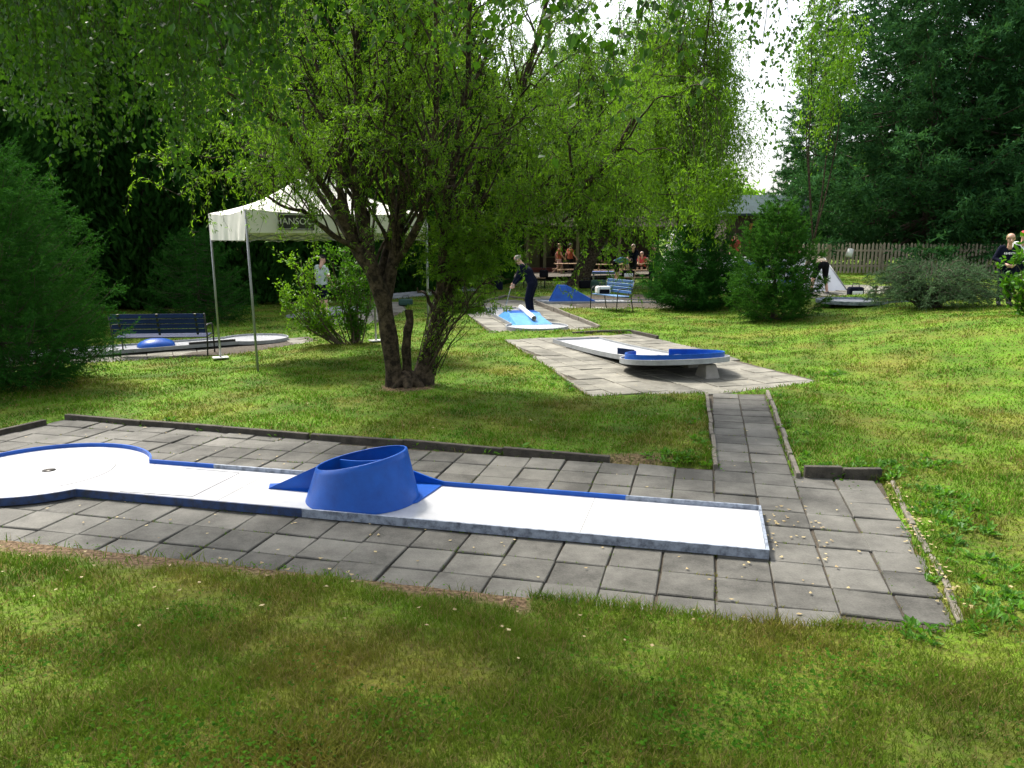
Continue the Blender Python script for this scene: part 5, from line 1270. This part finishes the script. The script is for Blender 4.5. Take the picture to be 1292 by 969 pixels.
def weeds():
    r = np.random.default_rng(102)
    # clover and small broad leaves in the near grass
    N = 46000; x, y = sample_view(N, 2.2, 13, r); z, ins, dm = chunk_terrain(x, y)
    m = np.sin(x*1.9+.7+1.5*np.sin(y*1.3))*np.sin(y*2.3+1.2*np.sin(x*1.7))+.5*np.sin(x*5.3)*np.sin(y*6.1)
    k = ~ins & (m+r.normal(size=N)*.35 > .55-.3*(dm < .3)); x, y, z = x[k], y[k], z[k]; n = len(x)
    P = np.stack([x, y, z+.012+.03*r.random(n)], 1); D = np.stack([*np.split(r.normal(size=(n, 2)), 2, axis=1), .25*r.random((n, 1))], 1).reshape(n, 3)
    d = unit(D); side = unit(np.cross(d, np.array([0, 0, 1.])+r.normal(size=(n, 3))*.35)); L = (.010+.014*r.random(n))[:, None]; w_ = L*.8
    V = np.stack([P, P+d*L*.55+side*w_/2, P+d*L, P+d*L*.55-side*w_/2], 1).reshape(-1, 3)
    tag(npmesh('clover', V, Q=np.arange(4*n).reshape(n, 4), mats=M['clover'], tint=np.repeat(r.random(n), 4)), 'small clover leaves in the lawn', 'clover', kind='stuff')
    # taller weed rosettes along kerbs
    C = []
    def along(a, b, k, sp): 
        for _ in range(k): t = r.random(); C.append((a[0]+(b[0]-a[0])*t+r.normal()*sp, a[1]+(b[1]-a[1])*t+r.normal()*sp))
    along((1.35, 7.15), (1.8, 7.1), 34, .10); along((1.75, 7.2), (2.4, 10), 20, .06); along((2.7, 6.75), (3.35, 6.72), 70, .09); along((2.75, 6.60), (3.3, 6.55), 12, .02); along((2.65, 7.0), (3.4, 10.2), 26, .08)
    along((3.45, 6.3), (2.85, 4.4), 80, .12); along((2.75, 4.3), (2.6, 3.7), 30, .10); along((3.3, 6.75), (3.9, 6.9), 40, .14); along((2.6, 3.9), (1.9, 3.75), 16, .06)
    along((4.4, 11.4), (4.9, 11.7), 26, .08); along((-.1, 13), (1.0, 10.2), 18, .08); along((-.7, 17.2), (2.6, 17.2), 30, .12); along((-5, 8.9), (.6, 7.25), 26, .05)
    C.append((2.86, 6.35)); C.append((2.82, 6.1)); C.append((2.9, 6.2)); C += [(2.30+.06*i, 4.45+.012*i) for i in range(5)]
    V = []; tn = []
    for (cx, cy) in C:
        cz = gz(cx, cy)+.005; big = .5+.9*r.random(); n = r.integers(9, 18)
        for k in range(n):
            a = r.random()*6.28; e = .25+.9*r.random(); dr = np.array([math.cos(a)*math.cos(e), math.sin(a)*math.cos(e), math.sin(e)]); sd = np.array([-math.sin(a), math.cos(a), 0]); L = (.032+.042*r.random())*big; wd = L*.38
            p = np.array([cx, cy, cz])+r.normal(size=3)*[.02, .02, 0]; V += [p, p+dr*L*.55+sd*wd/2, p+dr*L-[0, 0, .2*L], p+dr*L*.55-sd*wd/2]; tn += [r.random()]*4
    V = np.array(V); tag(npmesh('weeds', V, Q=np.arange(len(V)).reshape(-1, 4), mats=M['weed'], tint=tn), 'leafy weeds growing along the kerbs', 'weeds', kind='stuff')
    # fine grass tufts growing in the slab joints
    V = []; tn = []; c_, s_ = math.cos(LANE_A), math.sin(LANE_A)
    while len(tn) < 3*2600:
        i = r.integers(-22, 22); q = r.uniform(-7, 7); cl = .5+.5*math.sin(i*3.7+q*2.2)
        if r.random() > cl**3: continue
        u, v = (i*.335, q) if r.random() < .45 else (q, (i//2)*.335); x = O1.x+u*c_-v*s_; y = O1.y+u*s_+v*c_
        if not inside_dist(np.array([x]), np.array([y]), PA)[0][0] or y > 8.6: continue
        for k in range(3):
            a = r.random()*6.28; h = .008+.016*r.random(); p = np.array([x+r.normal()*.006, y+r.normal()*.006, -.004]); sd = np.array([math.cos(a), math.sin(a), 0])*.0028
            V += [p-sd, p+sd, p+[r.normal()*.010, r.normal()*.010, h]]; tn += [r.random()]*3
    V = np.array(V); tag(npmesh('joint_grass', V, T=np.arange(len(V)).reshape(-1, 3), mats=M['grass'], tint=tn), 'fine grass growing in the paving joints', 'grass', kind='stuff')
    # fallen leaves
    P = []
    for k in range(520):
        t = r.random()
        if t < .30: x, y = r.uniform(-6, 3), r.uniform(4, 8.5)
        elif t < .46: x, y = r.uniform(-5, 2), 4.1-.24*r.uniform(-5, 2)+r.normal()*.3
        elif t < .62: q = r.random(); x, y = 2.5+.75*q-abs(r.normal())*.08, 4.0+2.5*q
        elif t < .72: x, y = 1.95+r.normal()*.22, 5.4+r.normal()*.3
        else: x, y = r.uniform(-5.5, 5), r.uniform(8, 15)
        P.append((x, y))
    V = []
    for (x, y) in P:
        ins = terrain(np.array([x]), np.array([y])); z = float(ins[0][0])+(.053 if ins[1][0] else .035); a = r.random()*6.28; L = .018+.02*r.random(); tl = r.normal(size=2)*.25
        for (u, v) in ((-.5, 0), (0, .33), (.5, 0), (0, -.33)): V.append((x+(u*math.cos(a)-v*math.sin(a))*L, y+(u*math.sin(a)+v*math.cos(a))*L, z+abs(u*tl[0]+v*tl[1])*L))
    V = np.array(V); tag(npmesh('fallen_leaves', V, Q=np.arange(len(V)).reshape(-1, 4), mats=M['litter']), 'small dry leaves scattered on paving and grass', 'leaves', kind='stuff')
weeds()
